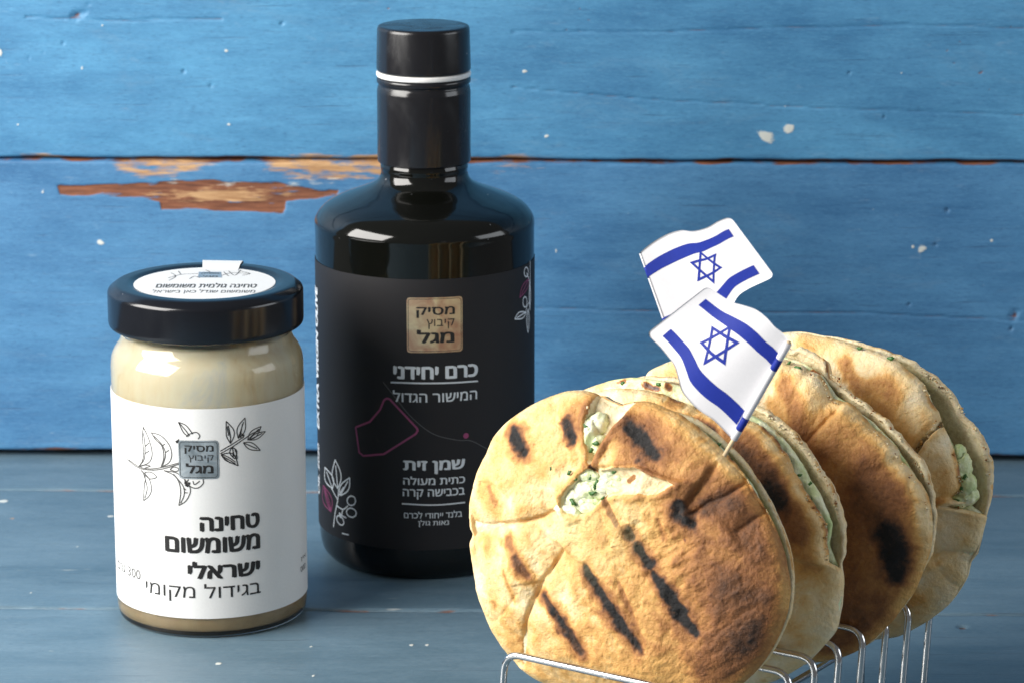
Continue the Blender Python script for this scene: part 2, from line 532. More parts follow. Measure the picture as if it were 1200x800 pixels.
def plank(parent, kind, x0, x1, a0, a1, thick, step, mat, wear_fn, seed, end_r=0.25, amp=0.02):
    """a board: dense front sheet with rounded long edges, closed behind.  a = z (wall) or y (table)"""
    nx = int((x1 - x0) / step) + 1; na = int((a1 - a0) / step) + 1
    xs = np.linspace(x0, x1, nx)
    t = np.linspace(0, 1, na); as_ = a0 + (a1 - a0) * t
    X, Aa = np.meshgrid(xs, as_, indexing='ij')
    e0 = Aa - a0; e1 = a1 - Aa
    wob0 = 0.05 * fbm(X * 0.35, 0 * X, seed, seed) ; wob1 = 0.05 * fbm(X * 0.35, 0 * X + 9, seed, seed + 5)
    d = np.minimum(e0, e1)
    r = end_r * (1 + 0.5 * fbm(X * 0.8, Aa * 0 + (e0 < e1) * 3.0, 0, seed + 3))
    drop = np.where(d < r, r - np.sqrt(np.maximum(r * r - (r - np.minimum(d, r)) ** 2, 0)), 0)
    h = -drop + amp * fbm(X * 0.12, Aa * 0.9, 0, seed, 4)
    Aq = Aa + wob0 * (1 - t)[None, :] + wob1 * t[None, :]
    W = wear_fn(X, Aa)
    h = h - 0.03 * sstep(0.3, 0.7, W[..., 0]) + 0.01 * W[..., 2] - 0.15 * W[..., 3]
    rows = [np.stack([X, Aq, h], -1)]
    back0 = np.stack([xs, Aq[:, 0], np.full(nx, -thick)], -1)[:, None, :]
    back1 = np.stack([xs, Aq[:, -1], np.full(nx, -thick)], -1)[:, None, :]
    G = np.concatenate([back0, rows[0], back1], 1)
    Wf = np.concatenate([W[:, :1], W, W[:, -1:]], 1)[..., :3]
    m = G.shape[1]
    P = G.reshape(-1, 3)
    if kind == 'wall':     # h points to the camera (-y)
        y = -P[:, 2]
        V = np.stack([cyw * P[:, 0] - syw * y, D_WALL + syw * P[:, 0] + cyw * y, P[:, 1]], -1)
    else:
        V = np.stack([cyw * P[:, 0] - syw * P[:, 1], D_WALL + syw * P[:, 0] + cyw * P[:, 1], P[:, 2]], -1)
    f = grid_faces(nx, m)
    back = np.array([[0, m - 1, (nx - 1) * m + m - 1, (nx - 1) * m]])
    f = np.vstack([f, back])
    o = mesh_obj('plank', V, f, mat, parent, True, {'wear': Wf.reshape(-1, 3)})
    return o

def wear_base(X, Y, shp=4):
    return np.zeros(X.shape + (shp,))

SC_W = 122.8 / 3800 * 1.03     # cm per photo pixel at the wall
def px_w(pts): return [tuple(room_xy(x, y, 'wall')) for x, y in pts]
def px_t(pts): return [tuple(room_xy(x, y, 'table')) for x, y in pts]

# marks on the wall: (photo place, radius px, channel, elongation)
chips_w = [((897, 160), 13, 2, 1.5), ((925, 151), 10, 2, 1.6), ((1080, 292), 10, 2, 1.5), ((1070, 289), 6, 2, 1.0), ((652, 295), 6, 2, 0.5),
           ((96, 80), 7, 2, 0.6), ((265, 60), 6, 2, 1.5), ((21, 146), 4, 2, 1), ((268, 146), 7, 2, 1.4), ((118, 285), 8, 2, 1.6), ((120, 30), 3, 2, 1),
           ((1023, 245), 4, 2, 0.7), ((1153, 334), 3, 2, 1), ((1056, 86), 4, 2, 1), ((615, 84), 5, 2, 1.5), ((640, 160), 5, 2, 1.5), ((50, 226), 6, 2, 1),
           ((737, 250), 3, 2, 1), ((0, 62), 8, 2, 0.5), ((1162, 282), 6, 2, 1.0), ((835, 163), 3, 2, 1), ((902, 338), 3, 2, 1), ((920, 125), 2.5, 2, 1),
           ((247, 101), 5, 3, 1.2), ((330, 28), 5, 3, 1.4), ((74, 51), 3, 3, 1), ((50, 62), 3, 3, 1), ((34, 68), 3, 3, 1), ((90, 18), 8, 3, 2),
           ((215, 84), 4, 3, 1), ((1065, 357), 5, 3, 1.5), ((1096, 287), 5, 3, 1.4), ((1036, 137), 3, 3, 1), ((995, 86), 3, 3, 1), ((1110, 247), 5, 3, 1)]
brown_w = [((300, 165), 6, 0, 1), ((120, 15), 3, 0, 1), ((679, 10), 6, 0, 2.0), ((690, 24), 6, 0, 2.0), ((664, 35), 4, 0, 1.2), ((1000, 95), 4, 0, 1),
           ((1118, 75), 6, 0, 2.4), ((1135, 62), 6, 0, 2.6), ((1110, 60), 5, 0, 2.2), ((1150, 85), 6, 0, 2.4), ((1160, 105), 5, 0, 2.4), ((1185, 31), 4, 0, 4),
           ((1125, 50), 4, 0, 3), ((1190, 370), 8, 3, 0.6), ((1185, 385), 6, 3, 0.6), ((455, 10), 5, 0, 1.2), ((430, 33), 4, 0, 1.5)]
poly_scrape = [(66, 217), (150, 216), (170, 213), (200, 212), (250, 210), (330, 213), (372, 222), (400, 222), (396, 232), (372, 234), (336, 237), (333, 252),
               (290, 249), (240, 247), (187, 247), (186, 238), (165, 233), (120, 231), (68, 231)]
cracks_w = [[(600, 38), (760, 38), (900, 33), (1060, 30), (1200, 33)], [(600, 103), (740, 115), (900, 124), (1080, 131), (1200, 135)],
            [(600, 360), (800, 365), (1000, 367), (1200, 376)], [(30, 20), (140, 24), (260, 22)]]
pale_w = [[(783, 0), (782, 80), (779, 200), (776, 290)], [(28, 190), (25, 280), (22, 330)], [(335, 0), (370, 40), (402, 72)],
          [(600, 135), (640, 138)], [(1042, 80), (1065, 50), (1105, 35)], [(0, 50), (2, 90), (0, 130)], [(312, 250), (315, 300)]]

def wall_wear(seed, top):
    def fn(X, Z):
        W = wear_base(X, Z)
        nz = fbm(X * 1.2, Z * 5, 0, seed + 11, 4)
        # bare wood along the two plank edges at the seam, lightest above the bottle
        zs = 11.95
        d = np.abs(Z - zs)
        def edge(lo, hi, w):  # px range -> weight along x
            a = room_xy(lo, 190, 'wall')[0]; b_ = room_xy(hi, 190, 'wall')[0]
            return sstep(a - 1.5, a + 1.5, X) * (1 - sstep(b_ - 1.5, b_ + 1.5, X)) * w
        if not top:
            W[..., 0] = np.maximum(W[..., 0], (1 - sstep(0.06, 0.20, d)) * (0.58 + 0.6 * nz))
            W[..., 1] = np.maximum(W[..., 1], (1 - sstep(0.1, 0.75, np.abs(d - 0.35))) * (edge(130, 250, .52) + edge(310, 480, .72) + edge(550, 640, .36)) * (1 + nz))
            W[..., 2] = np.maximum(W[..., 2], (1 - sstep(0.1, 0.5, np.abs(d - 0.9))) * (edge(180, 420, .30)) * (1 + nz * 1.5))
            W[..., 0] = np.maximum(W[..., 0], (1 - sstep(0.0, 0.35, Z - 0.25)) * (0.50 + 0.5 * nz))
            W[..., 2] = np.maximum(W[..., 2], (1 - sstep(0.1, 0.8, np.abs(Z - 1.0))) * edge(-60, 130, .22) * (1 + nz * 1.5))
        else:
            W[..., 0] = np.maximum(W[..., 0], (1 - sstep(0.05, 0.20, d)) * (0.60 + 0.5 * nz))
            W[..., 1] = np.maximum(W[..., 1], (1 - sstep(0.05, 0.45, d)) * (edge(0, 130, .40) + edge(320, 480, .62) + edge(550, 650, .55)) * (1 + nz))
        if not top:
            PP = px_w(poly_scrape)
            jx = X + 0.06 * fbm(X * 4, Z * 9, 0, 5); jz = Z + 0.05 * fbm(X * 2, Z * 9, 4, 6)
            ins = in_poly(jx, jz, PP)
            dd, _, _ = seg_dist(jx, jz, PP + PP[:1])
            sd = np.where(ins, dd, -dd)
            W[..., 0] = np.maximum(W[..., 0], np.clip(sstep(-0.10, 0.14, sd) * (0.78 + 0.55 * fbm(X * 1.3, Z * 7, 2, 9, 4)), 0, 1))
            cx, cz = room_xy(255, 228, 'wall'); q = ((X - cx) / 3.2) ** 2 + ((Z - cz) / 0.42) ** 2
            W[..., 1] = np.maximum(W[..., 1], sstep(-0.02, 0.1, sd) * np.exp(-q) * (0.70 + 0.75 * fbm(X * 1.5, Z * 5, 1, 8)))
        for (p, r, ch, el) in chips_w + brown_w:
            cx, cz = room_xy(p[0], p[1], 'wall'); r_ = r * SC_W * (0.85 if r > 7 else 0.48)
            a = math.sin(p[0] * 1.7) * 0.5
            ux = (X - cx) * math.cos(a) + (Z - cz) * math.sin(a); uz = -(X - cx) * math.sin(a) + (Z - cz) * math.cos(a)
            jit = 1 + 0.9 * fbm(X * 3.1, Z * 4.1, p[0] * 0.1, 21, 3)
            q = np.sqrt((ux / (r_ * el ** .5)) ** 2 + (uz / (r_ / el ** .5)) ** 2) * jit
            mk = np.clip(1.15 - q, 0, 1)
            amp = 0.85 if ch == 2 else (0.62 if ch == 0 else 0.8)
            if ch == 3:
                W[..., 0] = np.maximum(W[..., 0], mk * 0.55); W[..., 3] = np.maximum(W[..., 3], mk * 0.6)
            else:
                W[..., ch] = np.maximum(W[..., ch], mk * amp)
        for c in cracks_w:
            dd, _, _ = seg_dist(X, Z + 0.03 * nz, px_w(c))
            W[..., 3] = np.maximum(W[..., 3], (1 - sstep(0.01, 0.05, dd)) * 0.30)
            W[..., 0] = np.maximum(W[..., 0], (1 - sstep(0.0, 0.06, dd)) * 0.52)
        for c in pale_w:
            dd, _, _ = seg_dist(X + 0.05 * nz, Z, px_w(c))
            W[..., 2] = np.maximum(W[..., 2], (1 - sstep(0.0, 0.12, dd)) * 0.26 * (1 + nz))
        return W
    return fn

wall = thing('wall', 'wall of horizontal blue painted planks with worn edges and a brown scraped patch', None, set_pt(0, 0, 0))
wall['kind'] = 'structure'; del wall['label']
plank(wall, 'wall', -21.5, 21.5, 0.25, 11.90, 2.0, 0.062, M_wall, wall_wear(3, False), 3, 0.16)
plank(wall, 'wall', -21.5, 21.5, 11.99, 23.6, 2.0, 0.062, M_wall_top, wall_wear(17, True), 17, 0.14)
for k, (z0, z1) in enumerate([(23.9, 35.8), (36.1, 48.0)]):
    plank(wall, 'wall', -21.5, 21.5, z0, z1, 2.0, 0.3, M_wall, lambda X, Y: wear_base(X, Y), 31 + k)
for k, (x0, x1) in enumerate([(-75, -21.6), (21.6, 75)]):
    for z0, z1 in [(0.25, 11.90), (11.99, 23.6), (23.9, 35.8), (36.1, 48.0)]:
        plank(wall, 'wall', x0, x1, z0, z1, 2.0, 0.45, M_wall, lambda X, Y: wear_base(X, Y), 41 + k)

_b = [set_pt(x, y, z) for y in (2.05, 2.6) for x, z in ((-75, -2), (75, -2), (75, 48), (-75, 48))]
mesh_obj('light_stop_board', _b, [(0, 1, 2, 3), (7, 6, 5, 4), (0, 4, 5, 1), (1, 5, 6, 2), (2, 6, 7, 3), (3, 7, 4, 0)], plain('dark_light_stop', (0.03, 0.03, 0.03), 0.8), wall, False)  # added unseen board, blocks world light through the gap under the wall
y_s1 = room_xy(600, 577, 'table')[1]; y_s2 = room_xy(600, 715.5, 'table')[1]
chips_t = [((482, 799 - 44), 3, 2, 1.4), ((500, 755), 3, 2, 1.3), ((367, 791), 2.5, 2, 1), ((256, 777), 3, 2, 2), ((14, 607), 2.5, 1, 1.5), ((4, 587), 5, 2, 2), ((1128, 734), 3.5, 3, 2),
           ((130, 604), 3, 2, 2.5), ((37, 694), 2, 2, 1), ((490, 744), 1.5, 2, 1), ((365, 757), 2, 2, 1), ((60, 762), 2, 2, 1.5), ((90, 640), 2, 2, 1)]
pale_t = [[(453, 701), (480, 699), (530, 698)], [(340, 606), (362, 612)], [(20, 668), (90, 667), (130, 665)], [(440, 713), (540, 712), (600, 714)]]
def table_wear(seed):
    def fn(X, Y):
        W = wear_base(X, Y)
        nz = fbm(X * 1.1, Y * 3, 0, seed, 4)
        for ys in (y_s1, y_s2):
            d = np.abs(Y - ys)
            on = sstep(-0.15, 0.35, fbm(X * 0.35, ys + 0 * X, 0, 77, 3) + 0.12)
            W[..., 0] = np.maximum(W[..., 0], (1 - sstep(0.05, 0.30, d)) * (0.48 * on + 0.20 + 0.35 * nz))
        for (p, r, ch, el) in chips_t:
            cx, cy = room_xy(p[0], p[1], 'table'); r_ = r * 0.022
            q = np.sqrt(((X - cx) / (r_ * el)) ** 2 + ((Y - cy) / (r_ * 2.2)) ** 2)
            mk = np.clip(1.3 - q, 0, 1)
            if ch == 3: W[..., 0] = np.maximum(W[..., 0], mk); W[..., 3] = np.maximum(W[..., 3], mk)
            else: W[..., ch] = np.maximum(W[..., ch], mk)
        for c in pale_t:
            dd, _, _ = seg_dist(X, Y + 0.1 * nz, px_t(c))
            W[..., 2] = np.maximum(W[..., 2], (1 - sstep(0.0, 0.22, dd)) * 0.40 * (1 + nz))
        return W
    return fn
table = thing('tabletop', 'x', None, set_pt(0, 0, 0))
table['kind'] = 'structure'; del table['label']
edges = [0.9, y_s1, y_s2]
bounds = [(y_s1 + 0.05, 3.4), (y_s2 + 0.05, y_s1 - 0.05), (y_s2 - 14.1, y_s2 - 0.05)]
for k, (a, b_) in enumerate(bounds):
    plank(table, 'table', -34, 34, a, b_, 2.0, 0.10, M_table, table_wear(51 + k), 51 + k, 0.10, 0.012)
ya = y_s2 - 14.2
for k in range(3):
    plank(table, 'table', -34, 34, ya - 14.1, ya, 2.0, 0.5, M_table, lambda X, Y: wear_base(X, Y), 61 + k)
    ya -= 14.2

# ------------------------------------------------------------------ printing on cylinders
FONT_CU = bpy.data.curves.new('text_tmp', 'FONT')
FONT_OB = bpy.data.objects.new('text_tmp', FONT_CU)
COL.objects.link(FONT_OB)

GCACHE = {}
def glyph_fill(body):
    """triangles of a line of text by non-zero winding (the curve filler drops some Hebrew letters)"""
    if body in GCACHE: return GCACHE[body]
    FONT_CU.body = body
    FONT_CU.resolution_u = 4
    FONT_CU.fill_mode = 'NONE'
    dg = bpy.context.evaluated_depsgraph_get(); dg.update()
    ev = FONT_OB.evaluated_get(dg)
    me = ev.to_mesh()
    P = np.array([v.co[:2] for v in me.vertices]); E_ = [tuple(e.vertices) for e in me.edges]
    ev.to_mesh_clear()
    nb = {}
    for a, b in E_: nb.setdefault(a, []).append(b); nb.setdefault(b, []).append(a)
    seen, loops = set(), []
    for v in range(len(P)):
        if v in seen or v not in nb: continue
        lp, cur, prev = [v], (v + 1 if v + 1 in nb[v] else nb[v][0]), v
        seen.add(v)
        while cur != v and cur not in seen:
            lp.append(cur); seen.add(cur)
            nx = [q for q in nb[cur] if q != prev]
            if not nx: break
            prev, cur = cur, nx[0]
        loops.append(lp)
    edges = [(lp[k], lp[(k + 1) % len(lp)]) for lp in loops for k in range(len(lp))]
    vv, ee, ff, *_ = delaunay_2d_cdt([Vector(p) for p in P], edges, [], 0, 1e-7)
    V = np.array([tuple(q) for q in vv])
    T = np.array([tuple(f) for f in ff])
    C3 = V[T].mean(1)
    A = P[[e[0] for e in edges]]; B = P[[e[1] for e in edges]]
    cx, cy = C3[:, 0][:, None], C3[:, 1][:, None]
    up = (A[None, :, 1] <= cy) & (B[None, :, 1] > cy); dn = (A[None, :, 1] > cy) & (B[None, :, 1] <= cy)
    cr = (B[None, :, 0] - A[None, :, 0]) * (cy - A[None, :, 1]) - (cx - A[None, :, 0]) * (B[None, :, 1] - A[None, :, 1])
    wn = (up & (cr > 0)).sum(1) - (dn & (cr < 0)).sum(1)
    T = T[wn != 0]
    used = np.unique(T); remap = -np.ones(len(V), int); remap[used] = np.arange(len(used))
    GCACHE[body] = (V[used], [tuple(int(i) for i in remap[t]) for t in T])
    return GCACHE[body]

def glyphs(text, bold=0.0, rtl=True):
    """flat mesh of a line of text: verts (n,2), faces; bold lays shifted copies over each other"""
    V, Fc = glyph_fill(text[::-1] if rtl else text)
    if bold > 0.008:
        b = bold * 1.15
        Vs_, Fs_ = [], []
        for k, (dx, dy) in enumerate(((-b, 0), (b, 0), (-b * .5, b * .55), (b * .5, -b * .55), (0, 0))):
            Vs_.append(V + np.array([dx, dy])); Fs_ += [tuple(i + k * len(V) for i in f) for f in Fc]
        V, Fc = np.vstack(Vs_), Fs_
    return V, Fc

def fit(V, x0, x1, y0, y1):
    lo, hi = V.min(0), V.max(0)
    U = (V - lo) / (hi - lo)
    return np.stack([x0 + U[:, 0] * (x1 - x0), y0 + U[:, 1] * (y1 - y0)], -1)

def bisect_x(V, Fc, step):
    bm = bmesh.new()
    vs_ = [bm.verts.new((v[0], v[1], 0)) for v in V]
    for f in Fc:
        try: bm.faces.new([vs_[i] for i in f])
        except ValueError: pass
    x0, x1 = V[:, 0].min(), V[:, 0].max()
    x = math.ceil(x0 / step) * step
    while x < x1:
        bmesh.ops.bisect_plane(bm, geom=bm.verts[:] + bm.edges[:] + bm.faces[:], plane_co=(x, 0, 0), plane_no=(1, 0, 0), dist=1e-5)
        x += step
    bm.verts.index_update()
    V2 = np.array([v.co[:2] for v in bm.verts]); F2 = [tuple(v.index for v in f.verts) for f in bm.faces]
    bm.free()
    return V2, F2

def island_rank(n, Fc):
    """0..1 per vertex, different for each connected piece, so that overlapping pieces never share a surface"""
    par = list(range(n))
    def find(a):
        while par[a] != a:
            par[a] = par[par[a]]; a = par[a]
        return a
    for f in Fc:
        a = find(f[0])
        for i in f[1:]: par[find(i)] = a
    rt = [find(i) for i in range(n)]
    order = {q: k for k, q in enumerate(sorted(set(rt)))}
    m = max(1, len(order))
    return np.array([order[q] / m for q in rt])

class Cyl:
    def __init__(s, ax, R): s.ax, s.R = ax, R
    def px(s, x, y):      # photo pixel -> (arc, z) on the surface
        th, z = on_cyl(x, y, s.ax, s.R); return np.array([th * s.R, z])
    def wrap(s, P, lift):
        th = P[:, 0] / s.R; r = s.R + lift
        return np.stack([s.ax[0] + r * np.sin(th), s.ax[1] - r * np.cos(th), P[:, 1]], -1)
    def add(s, name, V, Fc, mat, parent, lift):
        V, Fc = bisect_x(V, Fc, 0.12)
        return mesh_obj(name, s.wrap(V, lift + 0.002 * island_rank(len(V), Fc)), Fc, mat, parent, False)
    def text(s, txt, xl, xr, ytop, ybase, mat, parent, lift, bold=0.0, rtl=True):
        """fit a line so that its ink spans the photo box xl..xr, ytop..ybase (measured at its right end)"""
        a = s.px(xl, ybase); b = s.px(xr, ybase); t = s.px(xr, ytop)
        V, Fc = glyphs(txt, bold, rtl)
        return s.add('lettering', fit(V, a[0], b[0], b[1], t[1]), Fc, mat, parent, lift)

def ribbon2d(pts, w):
    P = np.array(pts, float); n = len(P)
    T = np.gradient(P, axis=0); L = np.linalg.norm(T, axis=1); L[L == 0] = 1; T /= L[:, None]
    Nn = np.stack([-T[:, 1], T[:, 0]], -1)
    w = np.broadcast_to(np.asarray(w, float), (n,))[:, None] / 2
    V = np.vstack([P + Nn * w, P - Nn * w])
    F2 = [(i, i + 1, n + i + 1, n + i) for i in range(n - 1)]
    return V, F2

def join2d(parts):
    V, Fc, o = [], [], 0
    for v, f in parts:
        V.append(v); Fc += [tuple(i + o for i in q) for q in f]; o += len(v)
    return np.vstack(V), Fc

def strokes(cyl, lines, wpx, cmpp, smooth=True):
    out = []
    for ln in lines:
        P = spline(ln, max(8, 5 * len(ln))) if smooth and len(ln) > 2 else np.array(ln, float)
        if not smooth:
            P = np.vstack([np.linspace(P[i], P[i + 1], 8) for i in range(len(P) - 1)])
        Q = np.array([cyl.px(x, y) for x, y in P])
        keep = [0] + [i for i in range(1, len(Q)) if np.linalg.norm(Q[i] - Q[i - 1]) > 1e-4]
        out.append(ribbon2d(Q[keep], wpx * cmpp))
    return join2d(out)

def leaf(base, tip, fat, side=0.0):
    """two outline curves and a vein between photo points"""
    b, t = np.array(base, float), np.array(tip, float)
    d = t - b; n = np.array([-d[1], d[0]])
    c = n * side
    l1 = [b, b + d * .3 + n * fat * .8 + c * .6, b + d * .6 + n * fat * .8 + c * .8, t]
    l2 = [b, b + d * .3 - n * fat * .8 + c * .6, b + d * .6 - n * fat * .8 + c * .8, t]
    v = [b, b + d * .35 + c * .6, b + d * .8 + c * .5]
    return [l1, l2, v]

def round_rect(x0, x1, y0, y1, r, k=4):
    P = []
    for cx, cy, a in ((x1 - r, y1 - r, 0), (x0 + r, y1 - r, 90), (x0 + r, y0 + r, 180), (x1 - r, y0 + r, 270)):
        for t in range(k + 1):
            an = math.radians(a + 90 * t / k)
            P.append((cx + r * math.cos(an), cy + r * math.sin(an)))
    return np.array(P)

def emblem(cyl, parent, box, mat, ink, tx, lift):
    x0, y1 = cyl.px(box[0], box[3])[0], cyl.px(box[2], box[1])[1]
    x1, y0 = cyl.px(box[2], box[3])
    P = round_rect(x0, x1, y0, y1, 0.11)
    cyl.add('emblem', P, [tuple(range(len(P)))], mat, parent, lift)
    Q = round_rect(x0 + .05, x1 - .05, y0 + .05, y1 - .05, 0.10)
    Q = np.vstack([Q, Q[:1]])
    V, f = ribbon2d(Q, 0.016)
    cyl.add('emblem_border', V, f, ink, parent, lift + 0.006)
    for (t, xl, xr, yt, yb, bold) in tx:
        cyl.text(t, xl, xr, yt, yb, ink, parent, lift + 0.006, bold)

def band(name, cyl, th0, th1, z0, z1, mat, parent, t=0.012, nz=2, lift=0.0):
    n = int(abs(th1 - th0) / math.radians(1.5)) + 2
    th = np.linspace(th0, th1, n)
    V = []
    for r in (cyl.R + lift - t, cyl.R + lift):
        for z in (z0, z1):
            for a in th: V.append((cyl.ax[0] + r * math.sin(a), cyl.ax[1] - r * math.cos(a), z))
    f = []
    for i in range(n - 1):
        A, B, Cc, Dd = i, n + i, 2 * n + i, 3 * n + i
        f += [(Cc, Cc + 1, Dd + 1, Dd), (A, B, B + 1, A + 1), (A, A + 1, Cc + 1, Cc), (B, Dd, Dd + 1, B + 1)]
    f += [(0, 2 * n, 3 * n, n), (n - 1, 2 * n - 1, 4 * n - 1, 3 * n - 1)]
    o = mesh_obj(name, V, f, mat, parent, False)
    return o

# ------------------------------------------------------------------ tahini jar
JX, JD, JR = -10.15, 104.6, 3.20
jar = thing('tahini_jar', 'squat glass jar of beige tahini with black lid and white botanical label', 'jar', (JX, JD, 0))
zj = lambda y: z_at(y, JD)
z_top, z_lidb = zj(329.5), zj(379)
glass_out = [(0.02, 0.10), (2.5, 0.06), (3.02, 0.0), (3.14, 0.08), (JR, 0.42), (JR, zj(422)), (3.16, zj(412)), (3.03, zj(403)), (2.90, zj(397)), (2.84, zj(391)), (2.80, zj(384)), (2.78, z_top - 0.2)]
glass_in = [(2.58, z_top - 0.2), (2.66, zj(388)), (2.70, zj(395)), (2.82, zj(402)), (2.98, zj(411)), (JR - 0.16, zj(424)), (JR - 0.16, 0.50), (2.9, 0.22), (0.02, 0.20)]
prof = rounded(glass_out, 0.16) + rounded(glass_in, 0.16)
lathe('glass', prof, JX, JD, M_glass, jar, 160, 0, False, False)
e = -0.03      # the paste wets the glass: no air film between them
tah = [(0.02, 0.20 + e), (2.88, 0.22 + e), (JR - 0.16 - e, 0.52), (JR - 0.16 - e, zj(424)), (2.98 - e, zj(411)), (2.82 - e, zj(402)), (2.70 - e, zj(395)), (2.66 - e, zj(388)), (2.4, zj(386)), (0.02, zj(385))]
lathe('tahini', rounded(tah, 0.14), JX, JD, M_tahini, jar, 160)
RL = 3.235
lid = rounded([(0.02, z_top - 0.07), (2.35, z_top - 0.07), (2.55, z_top - 0.0), (2.95, z_top - 0.0), (RL, z_top - 0.22), (RL, z_lidb + 0.2), (RL - 0.02, z_lidb + 0.08), (RL - 0.12, z_lidb + 0.0), (2.9, z_lidb + 0.03), (2.9, z_lidb + 0.4), (2.88, z_top - 0.3), (0.02, z_top - 0.3)], 0.10)
lathe('lid', lid, JX, JD, M_lid, jar, 160, 0, False, False)
# round sticker with a tab folded over the far rim
st_z = z_top - 0.052
def disc_xy(px, py, z): return on_plane(px, py, (0, 0, z), np.array([0, 0, 1.0]))[:2]
cc = disc_xy(245, 331, st_z); sr = 2.34
pts = []
for k in range(97):
    a = 2 * math.pi * k / 96
    pts.append((cc[0] * 0 + JX - 0.02 + sr * math.cos(a), JD - 0.06 + sr * math.sin(a), st_z))
Vs = [(JX - 0.02, JD - 0.06, st_z)] + pts[:-1] + [(p[0], p[1], p[2] - 0.01) for p in pts[:-1]]
n = 96
fs = [(0, 1 + i, 1 + (i + 1) % n) for i in range(n)] + [(1 + i, 1 + n + i, 1 + n + (i + 1) % n, 1 + (i + 1) % n) for i in range(n)]
tabc = JX + 0.53
tw0, tw1 = 0.62, 0.70
rows = [(1.9, st_z + 0.006, 0.62), (2.30, st_z + 0.03, 0.62), (2.50, z_top + 0.03, 0.64), (2.95, z_top + 0.045, 0.68), (3.12, z_top + 0.02, 0.69), (3.27, z_top - 0.10, 0.70), (3.30, z_top - 0.5, 0.70), (3.30, z_top - 0.9, 0.70)]
base = len(Vs)
tab_ang = math.atan2(0.5, 3.2)
for (ry, z, hw) in rows:
    for sx in (-1, 1):
        x = -0.08 + 0.40 + sx * hw
        Vs.append((JX + x, JD + math.sqrt(max(ry * ry - (x * 0.9) ** 2, 0.1)), z))
for i in range(len(rows) - 1):
    fs.append((base + 2 * i, base + 2 * i + 1, base + 2 * i + 3, base + 2 * i + 2))
sticker = mesh_obj('sticker', Vs, fs, M_label, jar, False)
def flat_print(name, V, Fc, mat, z): return mesh_obj(name, np.column_stack([V, z + 0.002 * island_rank(len(V), Fc)]), Fc, mat, sticker, False)
def flat_text(t, xl, xr, yt, yb, bold=0.0):
    a = disc_xy(xl, yb, st_z); b_ = disc_xy(xr, yb, st_z); c = disc_xy(xr, yt, st_z)
    V, Fc = glyphs(t, bold)
    flat_print('lettering', fit(V, a[0], b_[0], b_[1], c[1]), Fc, M_greyink, st_z + 0.006)
flat_text('טחינה גולמית משומשום', 182, 300, 332, 337.5, 0.02)
flat_text('משומשום שגדל כאן בישראל', 177, 298, 339.5, 344.5, 0.0)
P = [disc_xy(x, y, st_z) for x, y in ((233, 319), (259, 319), (260, 325.5), (232, 325.5))]
flat_print('emblem', np.array(P), [(0, 1, 2, 3)], M_foil_s, st_z + 0.006)
flat_text('מסיק', 236, 256, 320, 322); flat_text('מגל', 237, 255, 323, 325, 0.02)
sl = []
for ln in ([(197, 326), (212, 322), (232, 321)], [(200, 320), (206, 324), (198, 329)], [(209, 318), (212, 322)], [(260, 323), (272, 320), (292, 321)], [(268, 318), (275, 323), (282, 317)],
           [(284, 323), (293, 321), (282, 318)], [(222, 327), (228, 324), (234, 326)], [(240, 316), (246, 319)], [(262, 319), (268, 324)]):
    sl.append(ribbon2d(np.array([disc_xy(x, y, st_z) for x, y in spline(ln, 9)]), 0.03))
flat_print('illustration', *join2d(sl), M_greyink, st_z + 0.006)

jc = Cyl((JX, JD), JR + 0.02)
jlab = band('label', jc, math.radians(-118), math.radians(100), zj(688.5) , zj(449.5), M_label, jar, 0.015)
JL = 0.008
jp = 0.0288
right_top = [[(258, 531), (272, 523), (287, 513)], [(287, 513), (296, 507), (304, 504)], [(258, 528), (270, 521), (286, 511)]]
for b_, t_, f_, s_ in [((270, 519), (265, 493), .20, .1), ((279, 513), (287, 489), .20, 0), ((290, 515), (306, 499), .20, 0), ((292, 515), (311, 505), .16, 0), ((285, 518), (305, 527), .20, 0),
                       ((259, 532), (279, 545), .25, -.15), ((272, 523), (275, 537), .32, 0), ((281, 511), (286, 509), .5, 0)]:
    right_top += leaf(b_, t_, f_, s_)
right_top += [[(275, 525), (277, 531), (278, 537)], [(273, 526), (273, 536)], [(259, 533), (268, 538), (276, 543)], [(262, 536), (270, 542)], [(266, 499), (268, 510)], [(268, 501), (270, 512)], [(284, 496), (282, 508)], [(298, 507), (304, 502)]]
V, Fc = strokes(jc, right_top, 1.1, jp)
jc.add('illustration', V, Fc, M_ink, jlab, JL)
_lc = [[(230, 190), (225, 250), (232, 330), (225, 380), (205, 412)], [(230, 190), (262, 260), (280, 340), (262, 390), (205, 412)], [(232, 225), (240, 300), (236, 370), (208, 410)], [(240, 300), (262, 280)], [(239, 340), (264, 325)],
       [(275, 222), (300, 262), (335, 300), (345, 360), (330, 415)], [(275, 222), (330, 240), (375, 290), (390, 345), (375, 390), (330, 415)], [(290, 240), (335, 290), (355, 340), (345, 390), (332, 412)], [(338, 295), (352, 285)], [(353, 335), (375, 320)],
       [(125, 350), (160, 390), (205, 420), (260, 432), (330, 428), (430, 400)], [(150, 375), (205, 412), (260, 425), (330, 418), (430, 392)],
       [(240, 445), (275, 445), (305, 472), (270, 482), (245, 465), (240, 445)], [(215, 430), (240, 470), (235, 530), (232, 605)], [(215, 430), (262, 480), (276, 540), (262, 580), (232, 605)], [(232, 455), (252, 530), (240, 590)],
       [(345, 435), (400, 460), (430, 500), (440, 560), (430, 632)], [(345, 435), (420, 450), (475, 500), (495, 550), (470, 605), (430, 632)], [(400, 455), (452, 520), (460, 570), (440, 620)], [(455, 530), (470, 545)], [(458, 560), (480, 560)],
       [(205, 415), (240, 405), (270, 410), (240, 420)], [(380, 430), (400, 415), (430, 425), (415, 440), (380, 430)]]
left = [[(120 + x / 4.8, 460 + y / 4.8) for x, y in ln] for ln in _lc]
